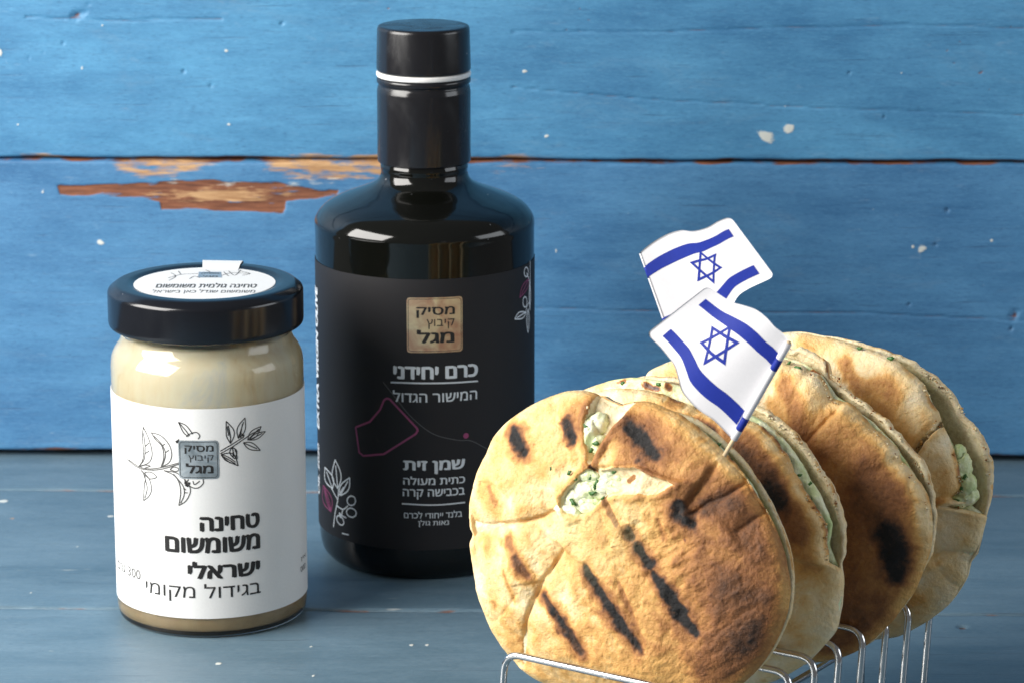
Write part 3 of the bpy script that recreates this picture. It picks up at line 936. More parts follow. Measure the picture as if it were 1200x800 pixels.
V, Fc = strokes(jc, left, 1.15, jp)
jc.add('illustration', V, Fc, M_greyink, jlab, JL)
flow = [[(209, 494), (218, 498), (226, 508)], [(209, 494), (217, 503), (222, 510)], [(209, 494), (215, 506), (221, 511)], [(218, 511), (222, 508), (230, 506), (234, 510), (232, 514)], [(206, 517), (210, 514)],
        [(216, 562), (224, 570), (232, 571), (238, 566), (238, 561)], [(226, 563), (228, 567), (234, 563)], [(221, 561), (218, 566), (222, 569)]]
V, Fc = strokes(jc, flow, 1.1, jp)
jc.add('illustration', V, Fc, M_ink, jlab, JL)
V, Fc = strokes(jc, [[(216, 565), (223, 566)], [(217, 567), (221, 569)], [(206, 517.5), (210, 516)]], 3.0, jp)
jc.add('illustration', V, Fc, M_ink, jlab, JL)
emblem(jc, jlab, (210, 515, 257, 560), M_foil_s, M_ink,
       [('מסיק', 216.5, 250.5, 521, 531, .022), ('קיבוץ', 221, 250.5, 532.5, 541, -.005), ('מגל', 218, 250.5, 542, 554, .03)], JL + .004)
jc.text('טחינה', 234, 304.5, 598.5, 616.5, M_ink, jlab, JL, 0.045)
jc.text('משומשום', 193.5, 305, 622.5, 641.5, M_ink, jlab, JL, 0.042)
jc.text('ישראלי', 220, 305, 651, 671.5, M_ink, jlab, JL, 0.042)
jc.text('בגידול מקומי', 171.5, 305.5, 677, 699, M_ink, jlab, JL, 0.0)
jc.text('300 גרם'[::-1].replace('003', '300'), 139, 165, 668, 679, M_greyink, jlab, JL, -0.01, rtl=False)
jc.text('אין', 352.5, 357.6, 647, 652.5, M_greyink, jlab, JL, 0)
jc.text('ממס', 352, 357.6, 658, 664.5, M_greyink, jlab, JL, 0)
# embossed digits low on the glass
jg = Cyl((JX, JD), JR - 0.02)
V, Fc = glyphs('3L8  6  7  S', 0.0, False)
a, b_ = jc.px(272, 722)[0], jc.px(352, 705)[0]
jg.add('embossing', fit(V, a, b_, 0.36, 0.56), Fc, M_glass, jar, 0.028)

# ------------------------------------------------------------------ olive oil bottle
BX, BD, BR = -3.06, 111.2, 3.84
bottle = thing('olive_oil_bottle', 'tall black glass olive oil bottle with foil cap and charcoal printed label', 'bottle', (BX, BD, 0))
zb = lambda y: z_at(y, BD)
body = [(0.02, 0.35), (2.9, 0.25), (3.30, 0.0), (3.50, 0.03), (3.72, 0.28), (3.81, 0.70), (BR, 1.4), (BR, zb(266)), (3.84, zb(256)), (3.70, zb(247)), (3.45, zb(239)), (3.05, zb(232)), (2.55, zb(225.5)),
        (2.05, zb(219)), (1.72, zb(213)), (1.57, zb(207)), (1.51, zb(200)), (1.53, zb(194)), (1.50, zb(188)), (1.50, zb(180))]
bs = spline([body[6 - 0]] + body[7:], 90) if False else None
prof = rounded(body[:8], 0.3, 6)[:-1] + [tuple(p) for p in spline(body[7:], 70)]
lathe('glass_body', prof, BX, BD, M_blackglass, bottle, 192)
sk = rounded([(1.555, zb(189)), (1.60, zb(188.5)), (1.625, zb(187)), (1.625, zb(106)), (1.60, zb(101)), (1.57, zb(99)), (1.575, zb(97)), (1.63, zb(95.5)), (1.635, zb(91.5)), (1.60, zb(89.5)), (1.50, zb(89))], 0.03, 4)
lathe('neck_sleeve', sk, BX, BD, M_cap, bottle, 128)
lathe('tamper_ring', rounded([(1.50, zb(89.3)), (1.615, zb(88.8)), (1.64, zb(87.5)), (1.64, zb(84)), (1.615, zb(82.8)), (1.50, zb(82.4))], 0.03, 4), BX, BD, M_white, bottle, 128)
lathe('cap', rounded([(1.50, zb(82.6)), (1.60, zb(82.3)), (1.635, zb(80)), (1.60, zb(33)), (1.56, zb(30.2)), (1.48, zb(29.4)), (0.02, zb(29.2))], 0.05, 5), BX, BD, M_cap, bottle, 128)
bc = Cyl((BX, BD), BR + 0.02)
blab = band('label', bc, math.radians(-140), math.radians(150), zb(606), zb(299), M_blabel, bottle, 0.015)
BL = 0.008
bp = 0.0308
emblem(bc, blab, (477, 347, 542, 411), M_foil_c, M_ink,
       [('מסיק', 488, 533, 358.5, 371.5, .022), ('קיבוץ', 500, 532.5, 373, 384.5, -.005), ('מגל', 488.5, 532.5, 385, 401, .03)], BL + .004)
bc.text('כרם יחידני', 461, 560, 425, 440, M_silverink, blab, BL, 0.04)
V, Fc = strokes(bc, [[(458, 447.5), (480, 448.2), (500, 448.6), (530, 448), (560, 446)]], 1.8, bp); bc.add('rule_line', V, Fc, M_silverink, blab, BL)
bc.text('המישור הגדול', 460.5, 559, 453.5, 467, M_silverink, blab, BL, 0.012)
mp_pts = [(417, 500), (433.5, 493.6), (445.5, 479.5), (450, 468.5), (453, 466.3), (456.6, 467), (488.5, 501), (489.6, 504), (487, 508), (450, 531.4), (426, 533.5), (421, 529.5), (417, 500)]
V, Fc = strokes(bc, [mp_pts], 2.3, bp, False); bc.add('field_outline', V, Fc, M_maroon, blab, BL)
V, Fc = strokes(bc, [[(449, 447), (465, 467.5), (482.5, 488.5), (507, 507.5), (535, 515), (552, 516), (570, 525)]], 0.9, bp); bc.add('contour_line', V, Fc, M_faint, blab, BL)
dc = bc.px(546, 510); P = np.array([dc + 0.1 * np.array([math.cos(t), math.sin(t)]) for t in np.linspace(0, 2 * math.pi, 24, endpoint=False)])
bc.add('map_dot', P, [tuple(range(24))], M_maroon, blab, BL)
bc.text('שמן זית', 472.5, 545, 536.5, 552.5, M_silverink, blab, BL, 0.035)
bc.text('כתית מעולה', 472.5, 545, 555, 565, M_silverink, blab, BL, 0.018)
bc.text('בכבישה קרה', 472, 544.5, 570, 582, M_silverink, blab, BL, 0.018)
V, Fc = strokes(bc, [[(471, 589.5), (500, 591), (520, 590.5), (545, 588)]], 1.6, bp); bc.add('rule_line', V, Fc, M_silverink, blab, BL)
bc.text('בלנד ייחודי לכרם', 473.5, 541.5, 596.5, 604.5, M_silverink, blab, BL, 0.01)
bc.text('נאות גולן', 490, 526, 607.5, 616, M_silverink, blab, BL, 0.012)
# line of lettering running up the left side
def side_text(t, th_c, hw, z0, z1, bold):
    V, Fc = glyphs(t, bold, False)
    U = fit(V, z0, z1, -hw, hw)
    V2 = np.stack([th_c * bc.R - U[:, 1], U[:, 0]], -1)
    V3, F3 = bisect_x(V2, Fc, 0.1)
    mesh_obj('lettering', bc.wrap(V3, BL + 0.002 * island_rank(len(V3), F3)), F3, M_whiteink, blab, False)
side_text('EXTRA VIRGIN OLIVE', math.radians(-79), 0.30, zb(494), zb(330), 0.05)
side_text('OIL 2020', math.radians(-79), 0.20, zb(571), zb(512), 0.03)
pl = [[(391, 617), (393, 600), (396, 585), (397, 572)], [(396, 585), (388, 570)], [(397, 580), (403, 570)], [(395, 592), (402, 596), (408, 592)], [(402, 596), (401, 603), (406, 606)]]
for b_, t_, f_ in [((396, 572), (393, 538), .17), ((390, 572), (381, 547), .2), ((399, 580), (410, 559), .24), ((400, 606), (398, 600), .2)]:
    pl += leaf(b_, t_, f_)
def loop(cx, cy, rx, ry, rot=0):
    return [(cx + rx * math.cos(t) * math.cos(rot) - ry * math.sin(t) * math.sin(rot), cy + rx * math.cos(t) * math.sin(rot) + ry * math.sin(t) * math.cos(rot)) for t in np.linspace(0, 2 * math.pi, 9)]
pl += [loop(412, 586, 5, 5.5), loop(412, 600, 6, 5, .6), loop(399, 609, 3.5, 6, -.5)]
V, Fc = strokes(bc, pl, 1.7, bp); bc.add('illustration', V, Fc, M_whiteink, blab, BL)
V, Fc = strokes(bc, [[(401, 624), (405, 625.2), (409, 626)]], 1.7, bp); bc.add('illustration', V, Fc, M_whiteink, blab, BL)
V, Fc = strokes(bc, leaf((388, 599), (379, 568), .18) + leaf((388, 599), (380, 570), .06), 1.6, bp); bc.add('illustration', V, Fc, M_maroon, blab, BL)
rp = [[(621, 306), (621, 330), (620.5, 360)], [(620.5, 330), (617, 320)], [(621, 352), (617, 360), (616, 368)]]
rp += [loop(616.5, 319, 2.4, 5.5), loop(615, 354, 2.4, 6)] + leaf((616, 366), (603, 374), .28) + leaf((618.5, 362), (618.5, 390), .07) + leaf((620.5, 330), (620.7, 364), .03)
V, Fc = strokes(bc, rp, 1.5, bp); bc.add('illustration', V, Fc, M_whiteink, blab, BL)
V, Fc = strokes(bc, leaf((619.5, 327), (609, 349), .14), 1.4, bp); bc.add('illustration', V, Fc, M_maroon, blab, BL)

# ------------------------------------------------------------------ toast rack and stack frame
AA, LEAN = math.radians(33.5), math.radians(7.0)
ZR, WS, WW = 4.0, 1.49, 7.75
_d = ray(592, 764); L0 = CAMP + _d * ((ZR - CAM_H) / _d[2])
EU = np.array([math.cos(AA), -math.sin(AA), 0.0])
AX = np.array([math.sin(AA), math.cos(AA), 0.0])
EV = np.array([math.sin(AA) * math.sin(LEAN), math.cos(AA) * math.sin(LEAN), math.cos(LEAN)])
NN = np.cross(EU, EV); NN = NN if np.dot(NN, AX) < 0 else -NN
MID = L0 + EU * WW / 2

rack = thing('toast_rack', 'chrome wire rack holding the row of four grilled pitas upright', 'rack', (MID + AX * 4 * WS) * np.array([1, 1, 0]))
zf = 0.13
for i in (0, 2, 3, 4, 5, 6, 7, 8):
    A = L0 + AX * i * WS
    down = EV * (-(ZR - zf) / EV[2])
    c = [A + down, A, A + EU * WW, A + EU * WW + down]
    path = []
    path += [c[0] + (c[1] - c[0]) * t for t in np.linspace(0, 0.86, 6)]
    def corner(p, q, r_, rad=0.55):
        a = q + (p - q) / np.linalg.norm(p - q) * rad; b2 = q + (r_ - q) / np.linalg.norm(r_ - q) * rad
        return [(1 - t) ** 2 * a + 2 * t * (1 - t) * q + t * t * b2 for t in np.linspace(0, 1, 9)]
    path = [c[0] + (c[1] - c[0]) * t for t in np.linspace(0, 0.8, 5)] + corner(c[0], c[1], c[2]) + [c[1] + (c[2] - c[1]) * t for t in (0.25, 0.5, 0.75)] + corner(c[1], c[2], c[3]) + [c[3] + (c[2] - c[3]) * t for t in np.linspace(0.8, 0, 5)]
    tube('wire_arch', path, 0.105, M_wire, rack)
for side in (0, 1):
    down = EV * (-(ZR - zf) / EV[2])
    p = L0 + EU * WW * side + down - AX * 0.6; q = p + AX * (8 * WS + 1.2)
    tube('base_rail', [p + (q - p) * t for t in np.linspace(0, 1, 8)], 0.13, M_wire, rack)
for side in (0.3, 0.7):   # the two bars the breads stand on
    off = L0 + EU * WW * side
    p = np.array([off[0], off[1], 1.9]) - AX * 1.0 ; q = p + AX * (8 * WS + 1.0)
    lo1 = np.array([p[0], p[1], zf]); lo2 = np.array([q[0], q[1], zf])
    tube('rest_bar', [lo1, lo1 * .5 + p * .5, p, p + (q - p) * .3, p + (q - p) * .7, q, lo2 * .5 + q * .5, lo2], 0.11, M_wire, rack)

# ------------------------------------------------------------------ pitas
class Pita:
    def __init__(s, idx, cpx, label, group='grilled stuffed pitas standing in the wire rack', twist=0.0):
        s.O = L0 + AX * idx * WS
        s.eu, s.ev, s.n = EU, EV, NN
        s.c = s.uv(cpx[0], cpx[1], 0.0)
        base = s.O + s.eu * s.c[0]
        s.root = thing('pita_sandwich', label, 'pita', (base[0], base[1], 1.9), group)
    def uv(s, px, py, w=0.0):
        p = on_plane(px, py, s.O + s.n * w, s.n) - s.O
        return np.array([np.dot(p, s.eu), np.dot(p, s.ev)])
    def pos(s, U, V, W):
        return s.O + U[..., None] * s.eu + V[..., None] * s.ev + W[..., None] * s.n
    def polar(s, outl, N, gap, sgn, rag=0.0, seed=0):
        """outline of (x, y, open[, ...]) -> R(theta), W(theta)"""
        th, R, Wd, O = [], [], [], []
        for (x, y, o) in outl:
            p = s.uv(x, y, sgn * gap * o) - s.c
            th.append(math.atan2(p[1], p[0])); R.append(np.hypot(*p)); Wd.append(sgn * gap * o); O.append(o)
        k = np.argsort(th); th = np.array(th)[k]; R = np.array(R)[k]; Wd = np.array(Wd)[k]; O = np.array(O)[k]
        T = np.linspace(-math.pi, math.pi, N, endpoint=False)
        f = lambda A: np.interp(T, np.r_[th - 2 * math.pi, th, th + 2 * math.pi], np.r_[A, A, A])
        r, w, o = f(R), f(Wd), f(O)
        def sm(a, k):
            ker = np.hanning(k + 2)[1:-1]; ker /= ker.sum()
            return np.convolve(np.r_[a[-k:], a, a[:k]], ker, 'same')[k:-k]
        kk = max(3, N // 110)
        r, w, o = sm(r, kk), sm(w, kk), sm(o, kk * 2)
        r = r + 0.025 * fbm(np.cos(T) * 5, np.sin(T) * 5, 0, seed, 3) + rag * np.clip(o, 0, 1) * fbm(np.cos(T) * 22, np.sin(T) * 22, 0, seed + 3, 3)
        return T, r, w, np.clip(o, 0, 1)

    def layer(s, name, outl, sgn, H=1.0, gap=0.45, N=480, NR=150, feat=None, rag=0.03, seed=0, tr=0.30, lump=0.05, base=0.16):
        T, R, Wd, O = s.polar(outl, N, gap, sgn, rag, seed)
        t = np.linspace(0, 1, NR)
        rho = 1 - (1 - t) ** 1.35
        NI = 70
        rho_in = np.linspace(1, 0.0, NI)
        c, sn = np.cos(T)[:, None], np.sin(T)[:, None]
        RR = R[:, None]
        edge = (0.10 + (tr - 0.10) * O)[:, None]
        U = s.c[0] + RR * rho[None] * c; V = s.c[1] + RR * rho[None] * sn
        dome = (1 - np.clip(rho, 0, 1) ** 2.7) ** 0.55
        h = H * dome[None] + np.zeros_like(U)
        h = h + 0.035 * np.abs(fbm(U * 1.3 + 9, V * 1.3, 0, seed + 55, 3)) * (0.3 + 0.7 * dome[None])
        h = h + lump * 2.2 * fbm(U * 0.55, V * 0.55, 0, seed + 9, 2) * dome[None] + lump * fbm(U * 1.5, V * 1.5, 0, seed + 10, 3) * (0.25 + 0.75 * dome[None]) + 0.022 * fbm(U * 3.5, V * 3.5, 0, seed + 11, 3) + 0.018 * fbm(U * 8, V * 8, 0, seed + 12, 3)
        bake = np.zeros(U.shape + (3,))
        bake[..., 0] = base + 0.20 * fbm(U * 0.8, V * 0.8, 0, seed + 20, 4)
        bake[..., 0] += 0.16 * fbm(U * 1.5, V * 1.5, 0, seed + 10, 3) + 0.07 * fbm(U * 3.5, V * 3.5, 0, seed + 11, 3)
        # pale rim
        rim = sstep(0.92, 1.0, rho)[None] + 0 * U
        if feat is not None:
            h, bake = feat(s, U, V, h, bake, rho[None] + 0 * U)
        bake[..., 0] *= (1 - 0.35 * rim)
        Wout = Wd[:, None] * (rho[None] ** 2) + sgn * (h + edge * 0.5)
        Uin = s.c[0] + RR * rho_in[None] * c * 0.995; Vin = s.c[1] + RR * rho_in[None] * sn * 0.995
        dome_in = (1 - np.clip(rho_in, 0, 1) ** 2.7) ** 0.55
        Win = Wd[:, None] * (rho_in[None] ** 2) + sgn * (np.maximum(H - tr * 1.3, 0.1) * dome_in[None] - edge * 0.5 * (rho_in[None] ** 2)) + 0.05 * fbm(Uin * 4, Vin * 4, 0, seed + 31, 4) * (1 - rho_in[None] ** 8)
        # rounded lip
        Ul = s.c[0] + (RR + 0.06 * O[:, None] + 0.03) * c; Vl = s.c[1] + (RR + 0.06 * O[:, None] + 0.03) * sn
        Wl = Wd[:, None] + 0 * Ul
        UU = np.concatenate([U, Ul, Uin], 1); VV = np.concatenate([V, Vl, Vin], 1); WWd = np.concatenate([Wout, Wl, Win], 1)
        bin_ = np.zeros(Uin.shape + (3,)); bin_[..., 1] = 1.0; bin_[..., 2] = 0.0
        bl = np.zeros(Ul.shape + (3,)); bl[..., 0] = bake[:, -1:, 0] + O[:, None] * np.clip(0.10 + 0.75 * fbm(Ul * 2.2, Vl * 2.2, 0, seed + 33, 3), 0, 0.5); bl[..., 1] = (0.45 * O[:, None]) * (fbm(Ul * 3, Vl * 3, 0, seed + 35, 2) > -0.1)
        BB = np.concatenate([bake, bl, bin_], 1)
        Pp = s.pos(UU, VV, WWd)
        m = UU.shape[1]
        f = grid_faces(N, m, True)
        if sgn < 0: f = f[:, ::-1]
        o = mesh_obj(name, Pp.reshape(-1, 3), f, M_bread, s.root, True, {'bake': BB.reshape(-1, 3)})
        return o

    def fill_body(s, outl, half=0.5, gap=0.0, N=360, NR=60, seed=0, spots=(), w0=0.0):
        T, R, Wd, O = s.polar(outl, N, gap, 1, 0.05, seed)
        rho = 1 - (1 - np.linspace(0, 1, NR)) ** 1.6
        out = []
        for sg in (1, -1):
            rr = rho if sg == 1 else rho[::-1][1:]
            U = s.c[0] + R[:, None] * rr[None] * np.cos(T)[:, None]; V = s.c[1] + R[:, None] * rr[None] * np.sin(T)[:, None]
            lum = 0.10 * fbm(U * 2.2, V * 2.2, sg * 2, seed + 1, 3) + 0.04 * fbm(U * 7, V * 7, 0, seed + 2, 2)
            W = w0 + sg * (half * (1 - rr[None] ** 3) ** 0.5 + 0.02) + lum
            wig = 1 + 0.02 * fbm(U * 3, V * 3, W * 2, seed + 5)
            out.append((U, V, W))
        U, V, W = [np.concatenate([a, b], 1) for a, b in zip(*out)]
        bake = np.zeros(U.shape + (3,))
        for (pts, wd, amt) in spots:
            d, _, _ = seg_dist(U, V, [tuple(s.uv(x, y)) for x, y in pts])
            bake[..., 0] = np.maximum(bake[..., 0], amt * np.clip(1.3 - d / (wd * 0.025) + 0.6 * fbm(U * 4, V * 4, 0, seed + 8, 3), 0, 1))
        o = mesh_obj('filling', s.pos(U, V, W).reshape(-1, 3), grid_faces(N, U.shape[1], True), M_fill, s.root, True, {'bake': bake.reshape(-1, 3)})
        return o

    def blobs(s, lst, seed=0):
        """lumps of filling pressed out of the bread: (px, py, w, rx_px, ry_px, depth_cm) joined as one body"""
        Vv, Ff, off = [], [], 0
        n, m = 36, 19
        for k, (x, y, w, rx, ry, dp) in enumerate(lst):
            cu_, cv_ = s.uv(x, y, w)
            th = np.linspace(0, 2 * math.pi, n, endpoint=False)[:, None]; ph = np.linspace(0, math.pi, m)[None]
            a = np.cos(th) * np.sin(ph); b2 = np.sin(th) * np.sin(ph); c2 = np.cos(ph) + 0 * th
            q = 1.12 + 0.34 * fbm(a * 2.2 + k * 3, b2 * 2.2, c2 * 2.2, seed + 1, 4) + 0.07 * fbm(a * 7 + k * 3, b2 * 7, c2 * 7, seed + 2, 3)
            Vv.append(s.pos(cu_ + a * q * rx * 0.029, cv_ + b2 * q * ry * 0.025, w + c2 * q * dp).reshape(-1, 3))
            Ff.append(grid_faces(n, m, True) + off); off += n * m
        V = np.vstack(Vv)
        return mesh_obj('filling', V, np.vstack(Ff), M_fill, s.root, True, {'bake': np.zeros((len(V), 3))})

    def herb(s, parent, px, py, w, size, ang):
        """one torn herb flake, slightly cupped"""
        u0, v0 = s.uv(px, py, w); rs = np.random.RandomState(int(px * 7 + py))
        k = 9; V = [s.pos(np.array(u0), np.array(v0), np.array(w + 0.05))]
        for i in range(k):
            a = 2 * math.pi * i / k; r = size * 0.025 * (0.55 + 0.6 * rs.rand())
            x = math.cos(a) * r; y = math.sin(a) * r * 0.55
            V.append(s.pos(np.array(u0 + x * math.cos(ang) - y * math.sin(ang)), np.array(v0 + x * math.sin(ang) + y * math.cos(ang)), np.array(w + 0.02 + 0.03 * rs.rand())))
        V = np.array(V); n0 = len(V)
        V = np.vstack([V, V - s.n * 0.015])
        f = [(0, 1 + i, 1 + (i + 1) % k) for i in range(k)] + [(n0, n0 + 1 + (i + 1) % k, n0 + 1 + i) for i in range(k)] + [(1 + i, n0 + 1 + i, n0 + 1 + (i + 1) % k, 1 + (i + 1) % k) for i in range(k)]
        return mesh_obj('herb_flake', V, f, M_herb, parent, True)

def PXF(s, w=0.85):
    return lambda pts: [tuple(s.uv(x, y, w)) for x, y in pts]

CM = 0.0262   # cm per photo pixel on the breads (vertical)

def burn(s, U, V, bake, pts, wpx, amt, soft=1.0, seed=0, w=0.85, jit=0.35):
    """a scorched mark: its centre line, half width(s) in px, strength"""
    q = PXF(s, w)(pts)
    if len(q) == 1: q = [q[0], (q[0][0] + 0.01, q[0][1])]
    wd = np.broadcast_to(np.asarray(wpx, float), (len(q),)) * CM
    d, _, _ = seg_dist(U, V, q, wd)
    d = d * (1 + jit * fbm(U * 3.5, V * 3.5, 0, seed + 40, 3)) + 0.25 * fbm(U * 9, V * 9, 0, seed + 44, 2) * jit
    m = np.clip((1 + soft * 0.5 - d) / soft, 0, 1); m = m * m * (3 - 2 * m)
    b = bake[..., 0]
    bake[..., 0] = b + m * np.maximum(amt - b, 0)
    return bake

def grill(s, U, V, h, bake, pts, wpx, amt=1.0, seed=0, halo=1.0):
    bake = burn(s, U, V, bake, pts, np.asarray(wpx) * 2.2, min(0.60, amt * 0.66) * halo, 1.5, seed, jit=0.6)
    bake = burn(s, U, V, bake, pts, np.asarray(wpx) * 1.08, amt, 1.25, seed + 1, jit=0.8)
    q = PXF(s)(pts); d, _, _ = seg_dist(U, V, q)
    h = h - 0.07 * amt * np.exp(-(d / (np.max(wpx) * CM)) ** 2)
    return h, bake

def fold(s, U, V, h, pts, amp, width, side=1, groove=0.04, gw=0.04, fade=0.15):
    """dough overlapping along a line: one side stands proud and falls off sharply at the line"""
    q = PXF(s)(pts); q = [tuple(p) for p in spline(q, max(12, len(q) * 4))]
    Uj = U + 0.04 * fbm(U * 3, V * 3, 0, 91, 3); Vj = V + 0.04 * fbm(U * 3, V * 3, 5, 92, 3)
    d, sd, t = seg_dist(Uj, Vj, q)
    env = sstep(0, fade, t) * (1 - sstep(1 - fade, 1, t))
    dd = d * sd * side
    up = np.where(dd > 0, np.exp(-(dd / width)) * (1 - np.exp(-dd / 0.05)), 0)
    return h + env * (amp * up - groove * 0.35 * np.exp(-(d / (gw * 1.3)) ** 2))

def valley(s, U, V, h, pts, amp, width, fade=0.12):
    """a crease where two puffed lobes of dough meet"""
    q = PXF(s)(pts); q = [tuple(p) for p in spline(q, max(12, len(q) * 4))]
    Uj = U + 0.05 * fbm(U * 2.5, V * 2.5, 0, 93, 3); Vj = V + 0.05 * fbm(U * 2.5, V * 2.5, 5, 94, 3)
    d, sd, t = seg_dist(Uj, Vj, q)
    env = sstep(0, fade, t) * (1 - sstep(1 - fade, 1, t))
    return h - env * amp * (np.exp(-d / width) * 0.8 + 0.2 * np.exp(-(d / 0.05) ** 2))

def hole(s, U, V, h, bake, poly, depth, seed=0, w=0.85):
    q = PXF(s, w)(poly)
    j = 0.05
    Uj = U + j * fbm(U * 4, V * 4, 0, seed + 61, 3); Vj = V + j * fbm(U * 4, V * 4, 3, seed + 62, 3)
    ins = in_poly(Uj, Vj, q); d, _, _ = seg_dist(Uj, Vj, q + q[:1])
    sd = np.where(ins, d, -d)
    m = sstep(-0.03, 0.10, sd)
    lip = np.exp(-((sd + 0.10) / 0.10) ** 2)
    bake[..., 1] = np.maximum(bake[..., 1], sstep(-0.02, 0.03, sd))
    bake[..., 0] = bake[..., 0] + 0.10 * lip
    return h - depth * m + 0.05 * lip, bake

def crumbs(s, paths, n, w, seed, jit=0.10, size=(0.018, 0.05)):
    """torn shreds and crumbs along a ragged edge, too small to pick apart"""
    rs = np.random.RandomState(seed)
    Vv, Ff, off = [], [], 0
    allp = [np.array([s.uv(x, y, w0) for x, y in spline(p, 40)]) for p, w0 in paths]
    lens = np.array([np.linalg.norm(np.diff(p, axis=0), axis=1).sum() for p in allp]); lens = lens / lens.sum()
    for k in range(n):
        i = rs.choice(len(allp), p=lens); p = allp[i][rs.randint(40)] + rs.randn(2) * jit * 0.5
        r = size[0] + (size[1] - size[0]) * rs.rand() ** 2
        c = s.pos(np.array(p[0]), np.array(p[1]), np.array(paths[i][1] + rs.rand() * 0.06))
        d = rs.randn(8, 3); d /= np.linalg.norm(d, axis=1)[:, None]
        box = np.array([(x, y, z) for x in (-1, 1) for y in (-1, 1) for z in (-1, 1)], float)
        q = c + (box * (0.4 + 0.5 * rs.rand(8, 1)) + d * 0.25) * r * (0.6 + 0.8 * rs.rand(1, 3))
        Vv.append(q)
        for f in ((0, 1, 3, 2), (4, 6, 7, 5), (0, 4, 5, 1), (2, 3, 7, 6), (0, 2, 6, 4), (1, 5, 7, 3)): Ff.append(tuple(off + j for j in f))
        off += 8
    V = np.vstack(Vv); bk = np.zeros((len(V), 3)); bk[:, 1] = np.repeat((rs.rand(n) > 0.4) * 0.9, 8); bk[:, 0] = np.repeat(0.25 + 0.5 * rs.rand(n), 8)
    o = mesh_obj('crumbs', V, Ff, M_bread, s.root, True, {'bake': bk}); o['kind'] = 'stuff'
    return o

# ---- front pita
p1 = Pita(1.0, (741, 634), 'frontmost grilled pita with torn face, cheese filling and long black grill stripes')
O1 = [(553, 618, 0), (553, 590, 0), (557, 566, 0), (566, 543, 0), (572, 530, 0), (580, 511, 0), (596, 494, 0), (617, 479, 0), (640, 467, 0), (665, 459, 0), (685, 458, 0), (700, 462, .2), (713, 471, .3),
      (728, 477, .3), (745, 473, .5), (762, 474, .6), (785, 483, .7)]
F1 = O1 + [(805, 495, 1), (828, 513, 1), (850, 535, 1), (866, 553, 1), (884, 580, 1), (900, 605, .8), (912, 632, .6), (921, 660, .5), (925, 690, .4), (922, 715, .3), (912, 742, .2), (900, 765, .1)]
TAIL = [(882, 790, 0), (860, 806, 0), (820, 822, 0), (775, 830, 0), (735, 829, 0), (695, 820, 0), (660, 806, 0), (632, 796, 0), (612, 782, 0), (598, 768, 0), (590, 757, 0), (578, 737, 0), (569, 715, 0), (560, 690, 0), (556, 660, 0), (552, 635, 0), (558, 622, 0)]
B1 = O1 + [(808, 490, 1), (836, 508, 1), (862, 532, 1), (880, 556, 1), (898, 584, 1), (911, 610, .9), (921, 636, .7), (927, 664, .6), (928, 692, .5), (925, 718, .4), (914, 745, .2), (902, 768, .1)]
